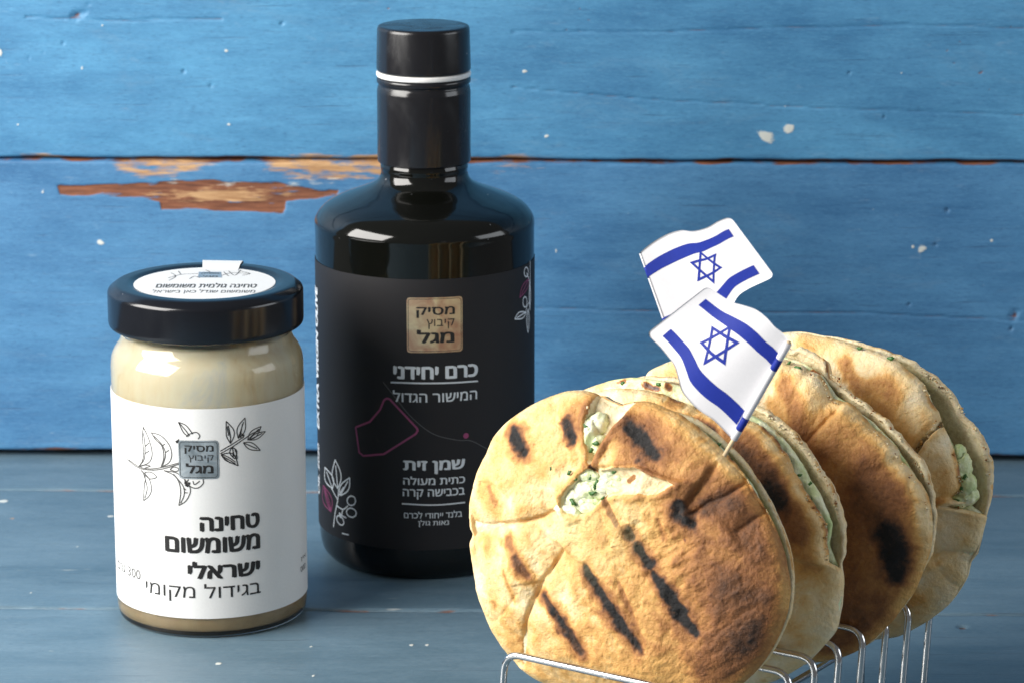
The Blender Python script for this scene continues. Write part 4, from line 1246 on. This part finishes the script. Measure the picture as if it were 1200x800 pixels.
def feat1(s, U, V, h, b, rho):
    # browning of the crust
    gx, gy = s.uv(842, 690, .8)
    b[..., 0] += 0.30 * np.exp(-(((U - gx) / 2.7) ** 2 + ((V - gy) / 3.0) ** 2)) 
    gx, gy = s.uv(770, 505, .8)
    b[..., 0] += 0.10 * np.exp(-(((U - gx) / 1.8) ** 2 + ((V - gy) / 1.2) ** 2))
    for pts, w, a in [([(600, 480), (640, 470), (680, 466)], 22, .30), ([(575, 540), (620, 520), (660, 520)], 26, .27), ([(690, 466), (680, 475)], 14, .50), ([(716, 478), (740, 476), (765, 480)], 14, .45),
                      ([(735, 490), (760, 510), (795, 530)], 26, .44), ([(790, 515), (815, 540)], 22, .42), ([(800, 590), (840, 570)], 18, .50), ([(845, 595), (870, 580)], 20, .55), ([(860, 600), (885, 590)], 14, .6),
                      ([(865, 640), (905, 650)], 42, .46), ([(800, 660), (830, 700), (850, 760)], 55, .36), ([(875, 690), (880, 740)], 45, .45), ([(560, 575), (580, 600)], 12, .34), ([(620, 630), (600, 640)], 12, .28),
                      ([(740, 790), (800, 790), (850, 780)], 40, .36), ([(690, 770), (640, 760)], 30, .28), ([(720, 640), (740, 700), (780, 760)], 30, .27), ([(570, 660), (580, 720)], 16, .24), ([(760, 600), (790, 640)], 20, .26),
                      ([(660, 640), (640, 700)], 20, .24)]:
        b = burn(s, U, V, b, pts, w, a, 1.6, int(pts[0][0]))
    for pts, w, a in [([(872, 610), (900, 650)], 30, .72), ([(850, 690), (868, 715)], 40, .58), ([(840, 775), (870, 765)], 34, .66), ([(865, 700), (872, 725), (866, 762)], 32, .74), ([(880, 655), (905, 690)], 26, .58), ([(790, 660), (810, 690)], 26, .40), ([(825, 640), (845, 670)], 24, .46), ([(862, 628), (880, 622)], 12, .68), ([(868, 715), (872, 745), (868, 768)], 24, .72), ([(845, 765), (870, 750)], 20, .62), ([(860, 720), (885, 712)], 22, .70),
                      ([(832, 594), (860, 583)], 13, .76), ([(815, 570), (824, 552)], 12, .60), ([(750, 502), (775, 530)], 17, .62), ([(876, 742), (868, 758)], 12, .84), ([(895, 690), (900, 700)], 12, .5), ([(846, 640), (850, 660)], 10, .5)]:
        b = burn(s, U, V, b, pts, w, a, 1.3, int(pts[0][1]))
    G = [([(592, 503), (602, 517), (612, 531)], [5.0, 6.0, 4.5], .97), ([(661, 495), (667, 504), (671, 513)], [4.5, 5.5, 4.0], .95), ([(737, 500), (752, 513), (772, 533)], [7, 8.5, 7], .99),
         ([(802, 588), (803, 593)], [5, 5], .98), ([(802, 601), (810, 608), (816, 612)], [6, 7, 6], 1.0), ([(743, 622), (746, 628)], [4, 4], .85), ([(754, 642), (764, 658)], [5.5, 5.5], 1.0), ([(770, 671), (790, 697), (800, 716)], [5, 7, 7.5], 1.0),
         ([(800, 722), (808, 732), (816, 741)], [6, 7, 5], 1.0), ([(693, 664), (700, 678), (712, 697), (728, 722), (740, 741), (750, 755)], [3.5, 4.5, 6, 6.5, 6, 5], .98), ([(731, 680), (740, 705), (748, 728), (756, 752)], [2.5, 3, 3, 4], .55),
         ([(638, 697), (650, 712), (660, 727), (672, 745), (682, 763)], [3, 4, 5, 5, 4], .90), ([(597, 632), (603, 642)], [4.5, 4], .62), ([(608, 652), (615, 662), (622, 673)], [4, 5, 4], .78), ([(593, 668), (598, 684), (602, 699)], [2.5, 3, 3], .40),
         ([(567, 572), (573, 582), (577, 590)], [3, 4, 3], .50), ([(779, 607), (784, 628)], [3, 3.5], .50), ([(573, 707), (575, 711)], [2.5, 2.5], .42)]
    for k, (pts, w, a) in enumerate(G):
        h, b = grill(s, U, V, h, b, pts, np.array(w), a, k * 3)
    # folds of dough
    h = valley(s, U, V, h, [(540, 619), (552, 618), (570, 617), (585, 614), (602, 612), (625, 607), (645, 601), (662, 592)], .34, .46, .05)
    h = fold(s, U, V, h, [(548, 619), (565, 617), (585, 613), (602, 612), (625, 607), (645, 601)], .10, .35, 1, .06, .04, .08)
    h = valley(s, U, V, h, [(664, 636), (652, 660), (636, 680), (624, 706), (614, 727), (606, 752), (600, 790)], .32, .50, .05)
    h = fold(s, U, V, h, [(632, 684), (624, 706), (614, 727), (606, 752)], .10, .5, -1, .03, .04)
    h = fold(s, U, V, h, [(600, 690), (612, 684), (632, 682), (645, 672), (655, 650)], .09, .3, 1, .0, .05)
    h = valley(s, U, V, h, [(806, 596), (815, 580), (828, 562), (836, 540)], .16, .28)
    h = fold(s, U, V, h, [(806, 592), (815, 578), (826, 558), (832, 544)], .12, .4, 1, .04, .05)
    h = valley(s, U, V, h, [(808, 604), (828, 592), (850, 580), (866, 568), (886, 556)], .34, .42)
    h = fold(s, U, V, h, [(812, 600), (828, 590), (850, 578), (866, 565), (880, 556)], .14, .5, -1, .06, .05)
    h = valley(s, U, V, h, [(856, 628), (872, 614), (888, 602), (905, 594)], .28, .40)
    h = valley(s, U, V, h, [(548, 566), (575, 570), (600, 590)], .14, .6)
    h = valley(s, U, V, h, [(560, 735), (590, 715), (612, 690)], .12, .5)
    h = valley(s, U, V, h, [(706, 566), (714, 580), (726, 600), (740, 618), (754, 634)], .12, .2)
    h = valley(s, U, V, h, [(640, 470), (662, 520), (668, 560)], .05, .6)
    # the lip of the flap above the tear stands out and shades the crumb under it
    h = fold(s, U, V, h, [(696, 549), (715, 546), (738, 544), (756, 543), (778, 552), (800, 559), (822, 562)], .20, .75, -1, .0, .05)
    h = fold(s, U, V, h, [(698, 545), (704, 525), (714, 505), (724, 490), (734, 474)], .16, .7, -1, .0, .05)
    d0 = seg_dist(U, V, PXF(s)([(800, 655), (830, 700), (850, 740)]))[0]
    wr = np.exp(-(d0 / 1.5) ** 2)
    a_ = math.radians(35)
    u2, v2 = U * math.cos(a_) + V * math.sin(a_), -U * math.sin(a_) + V * math.cos(a_)
    h = h + 0.05 * wr * fbm(u2 * 1.2, v2 * 5.0, 0, 75, 4)
    # pale wrinkled skin below the tear
    m = np.exp(-seg_dist(U, V, PXF(s)([(690, 600), (720, 620), (735, 650)]))[0] ** 2 / 0.6)
    h = h + 0.02 * m * fbm(U * 5, V * 5, 0, 71, 3)
    m2 = np.exp(-seg_dist(U, V, PXF(s)([(665, 600), (680, 620), (700, 610)]))[0] ** 2 / 0.15)
    b[..., 2] = np.maximum(b[..., 2], 0.75 * m2)
    m3 = np.exp(-seg_dist(U, V, PXF(s)([(680, 640), (720, 640), (740, 600)]))[0] ** 2 / 0.5)
    b[..., 2] = np.maximum(b[..., 2], 0.25 * m3)
    # the tear, from the top rim across the face
    h, b = hole(s, U, V, h, b, [(684, 466), (693, 463), (712, 470), (732, 476), (728, 485), (720, 496), (713, 508), (706, 523), (701, 535), (698, 545), (692, 538), (689, 518), (683, 500), (684, 480)], .42, 1)
    h, b = hole(s, U, V, h, b, [(663, 592), (664, 580), (676, 566), (692, 548), (700, 545), (712, 548), (735, 545), (752, 544), (772, 555), (790, 561), (798, 566), (788, 572), (775, 577), (758, 577), (742, 578), (726, 577), (712, 584), (700, 597), (685, 603), (670, 600)], .24, 5)
    for pts, w, a in [([(703, 561), (707, 567)], [4, 4], .70), ([(709, 572), (716, 588), (722, 598)], [3.5, 4.5, 4], .62), ([(722, 598), (730, 612)], [4, 3], .66), ([(703, 548), (706, 534), (712, 520), (720, 506), (730, 490)], [4, 6, 6, 5, 4], .56), ([(699, 545), (700, 547)], [3.2, 3.2], .85),
                      ([(714, 477), (718, 474)], [3.5, 3.5], .82), ([(742, 562), (748, 557)], [3.5, 3.5], .55)]:
        bb = b[..., 1].copy(); before = b[..., 0].copy()
        b = burn(s, U, V, b, pts, np.array(w), a, .7, int(pts[0][0]))
        b[..., 1] = np.where(b[..., 0] > before + 0.15, 0.0, bb)
    return h, b
p1.layer('front_crust', F1 + TAIL, 1, 1.12, .30, 760, 230, feat1, .03, 100, .26, .085, .20)
p1.layer('back_crust', B1 + TAIL, -1, 0.95, .42, 420, 60, None, .02, 130, .28)
FB1 = [(x - 0, y + 0, 0) for x, y, o in O1] + [(806, 493, 0), (832, 510, 0), (857, 534, 0), (874, 556, 0), (891, 583, 0), (905, 609, 0), (915, 638, 0)] + [(918, 665, 0), (918, 700, 0), (908, 735, 0), (890, 765, 0)] + TAIL
def shrink(outl, c, k): return [(c[0] + (x - c[0]) * k, c[1] + (y - c[1]) * k, o) for x, y, o in outl]
f1 = p1.fill_body(shrink(FB1, (741, 634), .985), .42, 0, 480, 60, 140, [([(855, 535), (862, 545)], 5, .7), ([(858, 548), (868, 552)], 4, .5)])
b1 = p1.blobs([(694, 512, .60, 9, 18, .30), (703, 522, .66, 7, 12, .28), (690, 500, .5, 8, 12, .3), (702, 497, .45, 10, 12, .25), (676, 584, .84, 12, 12, .20), (688, 573, .82, 14, 12, .22), (697, 562, .78, 11, 9, .24), (706, 572, .82, 13, 12, .20), (716, 560, .76, 14, 10, .26),
               (730, 556, .74, 13, 9, .26), (742, 560, .72, 13, 9, .28), (730, 568, .76, 12, 7, .22), (752, 554, .66, 10, 7, .26), (760, 563, .60, 12, 8, .25), (664, 591, .84, 8, 8, .14), (693, 587, .84, 12, 10, .16), (778, 564, .50, 12, 6, .2), (683, 590, .86, 9, 9, .14), (738, 553, .80, 12, 8, .22), (765, 556, .66, 10, 6, .22), (748, 568, .74, 10, 6, .2), (716, 552, .84, 12, 7, .2), (711, 568, .86, 12, 9, .2), (666, 598, .93, 14, 7, .16), (694, 596, .93, 14, 8, .15), (722, 575, .93, 12, 7, .14), (784, 567, .6, 10, 5, .18), (690, 556, .95, 11, 7, .14), (770, 559, .76, 13, 6, .2), (786, 565, .68, 9, 5, .18), (755, 565, .80, 12, 7, .2)], 150)
for (x, y, w, sz, a) in [(735, 543, 1.03, 8.5, .2), (668, 553, 1.10, 4.5, .9), (681, 552, 1.08, 4, .1), (675, 561, 1.10, 4.5, .5), (646, 548, 1.15, 3, 1.4), (692, 559, 1.04, 4, 1.2), (672, 588, 1.06, 6, -.6), (695, 577, 1.04, 6, .2), (700, 565, 1.03, 5.5, 1.2),
                      (690, 506, .86, 6, .9), (687, 500, .84, 5, -.6), (721, 552, 1.02, 5, .3), (745, 553, 1.0, 5, .8), (752, 552, .95, 6, -1.0), (729, 577, .98, 5, .1), (697, 570, 1.05, 4, 2), (707, 583, 1.08, 3.5, 1.0), (762, 560, .90, 4, -.5), (699, 519, .97, 5, .2), (693, 527, .92, 4, 1.2), (842, 521, .1, 5, .5), (857, 538, .1, 5, -.6), (872, 560, .05, 4.5, .3)]:
    p1.herb(b1, x, y, w, sz, a)

crumbs(p1, [([(663, 594), (664, 580), (676, 566), (692, 550)], .80), ([(800, 568), (775, 575), (742, 576), (714, 582), (700, 596), (672, 601)], .82), ([(688, 474), (688, 500), (694, 536)], .66), ([(702, 549), (738, 548), (775, 558)], .78)], 260, 1, 5, 0.06, (0.014, 0.045))

# ---- second pita
p2 = Pita(3.5, (820, 620), 'second grilled pita, its dark scorched face mostly hidden behind the front one')
L2 = [(660, 470, 0), (650, 520, 0), (640, 580, 0), (645, 650, 0), (665, 720, 0), (700, 770, 0), (750, 805, 0), (810, 822, 0), (860, 815, 0), (897, 800, 0), (917, 791, 0), (946, 774, 0), (966, 754, 0), (979, 738, 0), (986, 706, 0), (988, 683, 0)]
F2 = L2 + [(985, 664, .2), (969, 660, 1), (966, 640, 1), (968, 622, 1), (965, 612, 1), (957, 600, 1), (949, 587, 1), (940, 576, 1), (928, 553, 1), (921, 536, 1), (911, 522, 1), (896, 506, 1), (876, 494, 1), (850, 490, 1), (822, 484, 1), (802, 475, 1), (782, 467, 1), (762, 461, 1), (740, 458, .8), (712, 458, .5), (690, 462, .2)]
B2 = L2 + [(985, 660, 0), (989, 650, .3), (989, 632, .6), (988, 612, 1), (981, 588, 1), (970, 565, 1), (955, 543, 1), (941, 522, 1), (925, 504, 1), (903, 487, 1), (880, 474, 1), (845, 460, 1), (812, 450, 1), (775, 444, .8), (740, 446, .7), (712, 449, .5), (690, 456, .2)]
def feat2(s, U, V, h, b, rho):
    for pts, w, a in [([(760, 475), (800, 490)], 16, .38), ([(830, 500), (870, 530), (905, 570), (940, 625)], 30, .42), ([(880, 620), (930, 650)], 30, .34), ([(895, 510), (925, 548)], 12, .22)]:
        b = burn(s, U, V, b, pts, w, a, 1.6, int(pts[0][0]))
    for pts, w, a in [([(815, 498), (832, 508)], 9, .95), ([(862, 525), (885, 545), (902, 572), (918, 600)], [11, 16, 18, 14], .74), ([(905, 575), (914, 585)], 12, .96), ([(925, 600), (936, 625)], 14, .62), ([(935, 620), (945, 660)], 12, .42), ([(860, 505), (880, 520)], 12, .55), ([(780, 470), (790, 474)], 5, .7),
                      ([(896, 508), (903, 512), (912, 524)], 2.5, .8)]:
        b = burn(s, U, V, b, pts, w, a, 1.2, int(pts[0][1]))
    h = fold(s, U, V, h, [(880, 700), (920, 692), (960, 678)], .03, .5, 1, .02, .04)
    return h, b
p2.layer('front_crust', F2, 1, 0.95, .38, 640, 170, feat2, .045, 200, .26)
def featb(s, U, V, h, b, rho): return h, b
p2.layer('back_crust', B2, -1, 0.95, .42, 640, 60, None, .06, 230, .34)
m2o = [(x, y, 0) for x, y, o in L2] + [(972, 640, 0), (975, 615, 0), (963, 584, 0), (948, 560, 0), (935, 535, 0), (918, 514, 0), (900, 498, 0), (878, 484, 0), (850, 474, 0), (812, 460, 0), (790, 450, 0), (765, 444, 0), (740, 441, 0), (712, 446, 0), (690, 456, 0)]
f2 = p2.fill_body(m2o, .42, 0, 480, 50, 240, [([(690, 450), (740, 448), (800, 465), (840, 470)], 22, .42), ([(760, 450), (775, 455)], 5, .95), ([(783, 449), (788, 455)], 4, .9), ([(725, 448), (735, 446)], 4, .8), ([(900, 492), (915, 512)], 4, .5)])
for (x, y, w, sz, a) in [(886, 499, .3, 6, .5), (922, 535, .3, 7, -.6), (926, 541, .3, 4, 1.0), (950, 566, .2, 4, 1), (947, 582, .3, 8, -.3), (938, 556, .2, 4, .3), (772, 450, .35, 5, .2), (730, 449, .35, 4, .8)]:
    p2.herb(f2, x, y, w, sz, a)

crumbs(p2, [([(875, 495), (911, 522), (928, 553), (949, 587), (966, 613), (969, 660)], .42), ([(903, 487), (941, 522), (970, 565), (985, 605)], -.28)], 130, 1, 6, 0.08)

# ---- third pita
p3 = Pita(5.5, (925, 595), 'third grilled pita with a broad dark brown scorched face and puckered top rim')
L3 = [(760, 436, 0), (740, 500, 0), (735, 580, 0), (750, 660, 0), (790, 730, 0), (850, 765, 0), (905, 779, 0), (952, 775, 0), (981, 770, 0), (1001, 763, 0), (1021, 751, 0), (1041, 731, 0), (1056, 713, 0), (1070, 694, 0), (1081, 668, 0)]
F3 = L3 + [(1090, 640, .3), (1090, 615, .6), (1089, 597, .7), (1084, 577, .7), (1067, 554, .7), (1055, 540, .7), (1048, 525, .8), (1038, 515, .8), (1024, 506, .8), (1010, 490, .8), (995, 475, .8), (975, 469, .8), (966, 450, 1), (958, 441, 1), (948, 436, 1), (935, 430, 1), (920, 424, .9), (900, 420, .6), (870, 418, .3), (830, 416, .1), (790, 423, 0)]
B3 = L3 + [(1092, 645, .5), (1094, 612, .8), (1093, 590, .8), (1089, 565, .8), (1080, 541, .8), (1066, 526, .8), (1053, 512, .8), (1041, 496, .8), (1024, 482, .8), (1004, 468, .8), (983, 454, .8), (970, 444, .9), (969, 430, 1), (964, 421, 1), (952, 415, 1), (937, 410, 1), (922, 411, .9), (900, 410, .6), (870, 412, .3), (830, 414, .1), (790, 423, 0)]
def feat3(s, U, V, h, b, rho):
    for pts, w, a in [([(917, 450), (932, 478), (942, 512)], 12, .50), ([(905, 475), (915, 482)], 9, .32), ([(965, 535), (985, 600), (1000, 680), (990, 740)], 50, .48), ([(1000, 560), (1040, 620), (1045, 690)], 40, .48), ([(780, 430), (790, 440)], 16, .3)]:
        b = burn(s, U, V, b, pts, w, a, 1.6, int(pts[0][0]))
    for pts, w, a in [([(945, 515), (938, 500)], 10, .60), ([(966, 531), (958, 548)], 9, .58), ([(1015, 560), (1040, 590)], 22, .64), ([(1020, 580), (1032, 620)], 26, .70), ([(1042, 630), (1044, 670)], [17, 14], .99), ([(990, 600), (1000, 640)], 28, .60), ([(985, 690), (1010, 710), (1020, 740)], 30, .66), ([(960, 700), (970, 750)], 30, .64)]:
        b = burn(s, U, V, b, pts, w, a, 1.3, int(pts[0][1]))
    h = valley(s, U, V, h, [(930, 560), (938, 540), (948, 520), (962, 498), (980, 475)], .14, .3)
    h = fold(s, U, V, h, [(938, 540), (946, 520), (960, 500), (975, 482), (985, 474)], .12, .5, -1, .09, .05)
    h = fold(s, U, V, h, [(980, 585), (985, 560), (1002, 555)], .03, .3, 1, .03, .03)
    h = fold(s, U, V, h, [(1052, 543), (1060, 575), (1075, 610), (1082, 640)], .07, .25, -1, .05, .05)
    return h, b
p3.layer('front_crust', F3, 1, 0.98, .22, 640, 170, feat3, .06, 300, .26)
def feat3b(s, U, V, h, b, rho): return h, b
p3.layer('back_crust', B3, -1, 0.95, .34, 640, 60, None, .08, 330, .36)
m3o = [(x, y, 0) for x, y, o in L3] + [(1086, 620, 0), (1080, 570, 0), (1060, 535, 0), (1035, 505, 0), (1005, 480, 0), (980, 462, 0), (962, 436, 0), (945, 424, 0), (925, 418, 0), (890, 414, 0), (850, 415, 0), (800, 420, 0)]
f3 = p3.fill_body(shrink(m3o, (925, 595), .99), .36, 0, 400, 40, 340, [([(925, 420), (955, 430)], 7, .45), ([(955, 436), (962, 446)], 7, 1.0), ([(1000, 480), (1080, 570)], 12, .4)])
for (x, y, w, sz, a) in [(936, 431, .35, 6, .2), (925, 425, .35, 4, .8)]:
    p3.herb(f3, x, y, w, sz, a)

crumbs(p3, [([(940, 432), (966, 450), (975, 471), (1024, 506), (1055, 540), (1089, 597)], .3), ([(969, 430), (1004, 468), (1053, 512), (1089, 565)], -.2)], 130, 1, 7, 0.09)

# ---- fourth pita
p4 = Pita(7.5, (985, 575), 'rearmost pale pita with an open torn side showing green herb filling')
L4 = [(917, 391, 0), (870, 405, 0), (830, 440, 0), (810, 500, 0), (805, 570, 0), (820, 640, 0), (860, 700, 0), (920, 735, 0), (980, 747, 0), (1030, 747, 0), (1053, 744, 0), (1078, 731, 0), (1099, 717, 0), (1110, 708, 0), (1124, 691, 0), (1134, 674, 0), (1137, 657, 0), (1145, 647, 0), (1151, 622, 0), (1156, 602, 0)]
F4 = L4 + [(1140, 592, .8), (1124, 596, 1), (1112, 594, 1), (1106, 590, 1), (1114, 582, 1), (1125, 573, 1), (1123, 560, 1), (1119, 540, 1), (1110, 514, 1), (1101, 497, 1), (1098, 485, 1), (1088, 471, 1), (1082, 453, 1), (1067, 440, 1), (1052, 427, .9), (1035, 417, .7), (1010, 410, .4), (989, 402, .2), (965, 396, 0), (940, 391, 0)]
B4 = L4 + [(1160, 585, .5), (1161, 568, 1), (1159, 538, 1), (1150, 514, 1), (1137, 495, 1), (1125, 487, 1), (1123, 476, 1), (1118, 467, 1), (1104, 451, 1), (1081, 433, 1), (1058, 421, .9), (1041, 413, .7), (1016, 406, .4), (989, 398, .2), (965, 394, 0), (940, 390, 0)]
def feat4(s, U, V, h, b, rho):
    for pts, w, a in [([(986, 425), (992, 440), (1004, 452)], 9, .46), ([(1010, 455), (1035, 452), (1050, 465)], 11, .42), ([(1025, 475), (1040, 485)], 12, .40), ([(930, 400), (960, 400)], 8, .34), ([(1095, 590), (1120, 575)], 4, .45), ([(1060, 500), (1062, 520)], 12, .28), ([(965, 395), (990, 400)], 5, .4)]:
        b = burn(s, U, V, b, pts, w, a, 1.3, int(pts[0][0]))
    h, b = hole(s, U, V, h, b, [(1068, 534), (1078, 516), (1090, 500), (1104, 482), (1106, 494), (1092, 508), (1084, 520), (1074, 538)], .45, 7)
    h = fold(s, U, V, h, [(1100, 488), (1092, 497), (1084, 506), (1078, 520), (1070, 530)], .14, .5, 1, .22, .07)
    h = valley(s, U, V, h, [(1150, 655), (1137, 655), (1120, 650), (1095, 648), (1080, 655)], .20, .35)
    h = valley(s, U, V, h, [(1140, 700), (1110, 690), (1090, 665)], .10, .4)
    h = fold(s, U, V, h, [(1060, 445), (1050, 460), (1052, 475)], .05, .3, 1, .03, .06)
    return h, b
p4.layer('front_crust', F4, 1, 0.92, .42, 640, 150, feat4, .03, 400, .26)
p4.layer('back_crust', B4, -1, 0.90, .44, 640, 60, None, .06, 430, .36)
m4o = [(x, y, 0) for x, y, o in L4] + [(1140, 592, 0), (1146, 575, 0), (1140, 550, 0), (1124, 530, 0), (1112, 508, 0), (1098, 482, 0), (1085, 452, 0), (1064, 432, 0), (1048, 420, 0), (1020, 410, 0), (990, 402, 0), (960, 398, 0)]
f4 = p4.fill_body(shrink(m4o, (985, 575), .985), .42, 0, 400, 50, 440, [([(950, 396), (985, 400)], 5, .5)])
b4 = p4.blobs([(1128, 548, .10, 8, 16, .3), (1132, 568, .15, 10, 14, .3), (1122, 585, .25, 12, 8, .25), (1136, 580, .1, 8, 10, .3), (1124, 530, .1, 6, 10, .25)], 450)
for (x, y, w, sz, a) in [(1120, 586, .5, 6, .3), (1131, 558, .4, 5, 1), (1044, 420, .4, 6, -.2), (1008, 408, .3, 5, .1), (1126, 572, .45, 5, 2)]:
    p4.herb(b4, x, y, w, sz, a)

crumbs(p4, [([(1082, 453), (1101, 497), (1119, 540), (1125, 573), (1106, 590), (1140, 592)], .45), ([(1081, 433), (1118, 467), (1150, 514), (1160, 560)], -.3), ([(1072, 532), (1098, 492)], .8)], 150, 1, 8, 0.09)

# ------------------------------------------------------------------ flags
def make_flag(label, top, bot, depth, stripes, star, pole_top, pole_bot, depth_bot, pole_side, wave, sheet_w, wrap):
    """top / bot: long edges traced from the pole-less (u=0) end to the other; stripes in v; star centre (u, v)"""
    nu, nv = 60, 40
    Tp, Bt = spline(top, nu + 1), spline(bot, nu + 1)
    def arc(P, n):
        L = np.r_[0, np.cumsum(np.linalg.norm(np.diff(P, axis=0), axis=1))]; L /= L[-1]
        q = np.linspace(0, 1, n)
        return np.stack([np.interp(q, L, P[:, 0]), np.interp(q, L, P[:, 1])], -1)
    Tp, Bt = arc(Tp, nu + 1), arc(Bt, nu + 1)
    def S2(u, v):
        x = u * nu; i = np.clip(np.floor(x).astype(int), 0, nu - 1); f = x - i
        a = Tp[i] * (1 - f)[:, None] + Tp[i + 1] * f[:, None]; b2 = Bt[i] * (1 - f)[:, None] + Bt[i + 1] * f[:, None]
        return a * (1 - v)[:, None] + b2 * v[:, None]
    xref = at_depth(pole_top[0], pole_top[1], depth)[0]
    def S3(u, v, lift=0.0):
        u = np.asarray(u, float); v = np.asarray(v, float)
        P = S2(u, v)
        off = wave * np.sin(u * 6.0 + 0.6 + v * 0.8)
        out = []
        for (x, y), o in zip(P, off):
            q = at_depth(x, y, depth + o); q = at_depth(x, y, depth + o + 0.55 * (xref - q[0]))
            d = q - CAMP; out.append(q - d / np.linalg.norm(d) * lift)
        return np.array(out)
    base = at_depth(pole_bot[0], pole_bot[1], depth_bot)
    root = thing('toothpick_flag', label, 'flag', base, 'paper flags on sticks stuck in the pitas')
    # sheet with rounded outer corners: clip by moving corner vertices
    uu, vv = np.meshgrid(np.linspace(0, 1, nu + 1), np.linspace(0, 1, nv + 1), indexing='ij')
    rc = 0.07
    def rnd(u, v):
        uu_ = u * 1.35  # physical aspect
        cu_ = rc
        for sv in (0, 1):
            dv = v if sv == 0 else 1 - v
            m = (uu_ < rc) & (dv < rc)
            k = np.maximum(rc - uu_, rc - dv); ln = np.hypot(rc - uu_, rc - dv) + 1e-9
            sc = np.where(m, k / ln, 1)
            uu_ = np.where(m, rc - (rc - uu_) * sc, uu_)
            dv2 = np.where(m, rc - (rc - dv) * sc, dv)
            v = dv2 if sv == 0 else 1 - dv2
        return uu_ / 1.35, v
    U, V = rnd(uu.ravel(), vv.ravel()) if sheet_w == 0 else (uu.ravel(), vv.ravel())
    front = S3(U, V, 0.0); back = S3(U, V, -0.022)
    f = grid_faces(nu + 1, nv + 1); n0 = len(front)
    allf = [tuple(q) for q in f] + [tuple((q + n0)[::-1]) for q in f]
    m = nv + 1
    ring = [i * m for i in range(nu + 1)] + [nu * m + j for j in range(1, m)] + [i * m + nv for i in range(nu - 1, -1, -1)] + [j for j in range(nv - 1, 0, -1)]
    for a, b2 in zip(ring, ring[1:] + ring[:1]): allf.append((a, b2, b2 + n0, a + n0))
    sheet = mesh_obj('flag_sheet', np.vstack([front, back]), allf, M_flag, root)
    for (u0, u1, v0, v1) in stripes:
        k = 50; us = np.linspace(u0, u1, k)
        P = np.vstack([S3(us, np.full(k, v0), 0.008), S3(us, np.full(k, (v0 + v1) / 2), 0.008), S3(us, np.full(k, v1), 0.008)])
        ff = [(i, i + 1, k + i + 1, k + i) for i in range(k - 1)] + [(k + i, k + i + 1, 2 * k + i + 1, 2 * k + i) for i in range(k - 1)]
        mesh_obj('stripe', P, ff, M_blue, sheet)
    # star: two open triangles woven as outlines
    uc, vc, rr, asp, rot = star
    Pv, Pf = [], []
    for kk in (0, 1):
        ang = [rot + math.pi / 2 + kk * math.pi + i * 2 * math.pi / 3 for i in range(3)]
        for i in range(3):
            a, b2 = ang[i], ang[(i + 1) % 3]
            n = 10
            for t in np.linspace(0, 1, n):
                for sc in (1.0, 0.74):
                    x = sc * ((1 - t) * math.cos(a) + t * math.cos(b2)); y = sc * ((1 - t) * math.sin(a) + t * math.sin(b2))
                    Pv.append((uc + x * rr / asp, vc - y * rr))
            o = len(Pv) - 2 * n
            Pf += [(o + 2 * j, o + 2 * j + 1, o + 2 * j + 3, o + 2 * j + 2) for j in range(n - 1)]
    Pv = np.array(Pv)
    Q = S3(Pv[:, 0], Pv[:, 1], 0.008)
    half = len(Q) // 2
    nr_ = np.array([0, -0.003, 0]); Q[half:] += nr_
    mesh_obj('star', Q, Pf, M_blue, sheet)
    # stick and the film wrapped round it
    pt = at_depth(pole_top[0], pole_top[1], depth)
    if wrap:
        q = at_depth(*wrap[1], depth); q = at_depth(*wrap[1], depth + 0.55 * (xref - q[0]))
        base = q + (q - pt) / np.linalg.norm(q - pt) * np.linalg.norm(at_depth(*pole_bot, depth) - at_depth(*wrap[1], depth))
    tube('stick', [pt + (base - pt) * t for t in np.linspace(0.01 if pole_side > 0 else 0.3, 1.0, 12)], 0.062 if pole_side > 0 else 0.04, M_stick, root, 12)
    if wrap:
        wt, wb = at_depth(*wrap[0], depth), at_depth(*wrap[1], depth)
        wb = at_depth(*wrap[1], depth + 0.55 * (xref - wb[0]))
        pt2 = wt - (wb - wt) * 0.01
        tube('film_sleeve', [wt + (wb - wt) * t for t in np.linspace(0, 1, 10)], 0.105 if pole_side > 0 else 0.05, M_flag, root, 14)
        for (t0, t1) in wrap[3]:
            tube('stripe', [wt + (wb - wt) * t for t in np.linspace(t0, t1, 4)], 0.1075 if pole_side > 0 else 0.0525, M_blue, sheet, 14)
    return root

e1 = on_plane(851, 527, p1.O, NN)
d1 = e1[1]
make_flag('small white flag with blue star and stripes in the front pita, overlapping the other flag',
          [(829, 335), (846, 347), (858, 354), (872, 358), (886, 363), (898, 372), (908, 383), (917, 390), (925, 399)],
          [(757, 391), (772, 405), (782, 417), (790, 428), (795, 444), (799, 458), (808, 470), (820, 481), (836, 492), (859, 515)],
          d1 - 2.0, [(.09, .965, .155, .275), (.09, .965, .74, .88)], (.47, .46, .235, 1.3, 0.12), (926, 399), (846, 534), d1 + 0.25, 1, 0.13, 0,
          ((924, 402), (860, 514), .85, [(.16, .27), (.77, .90)]))
e2 = on_plane(817, 470, p2.O, NN)
d2 = d1 + 1.9
make_flag('small white flag with blue star and stripes behind, partly covered by the nearer flag',
          [(856, 254), (842, 259), (828, 267), (812, 271), (798, 270), (783, 274), (768, 282), (757, 290), (750, 296)],
          [(908, 324), (893, 331), (878, 338), (866, 346), (859, 357), (852, 369), (840, 381), (822, 389), (802, 394), (787, 399)],
          d2, [(.09, 1.0, .155, .275), (.09, 1.0, .74, .88)], (.46, .455, .205, 1.25, 0.1), (750, 296), (818, 474), e2[1] , -1, -0.13, 0,
          ((751, 297), (787, 399), .3, [(.155, .28), (.74, .88)]))

bpy.data.objects.remove(FONT_OB)
bpy.data.curves.remove(FONT_CU)
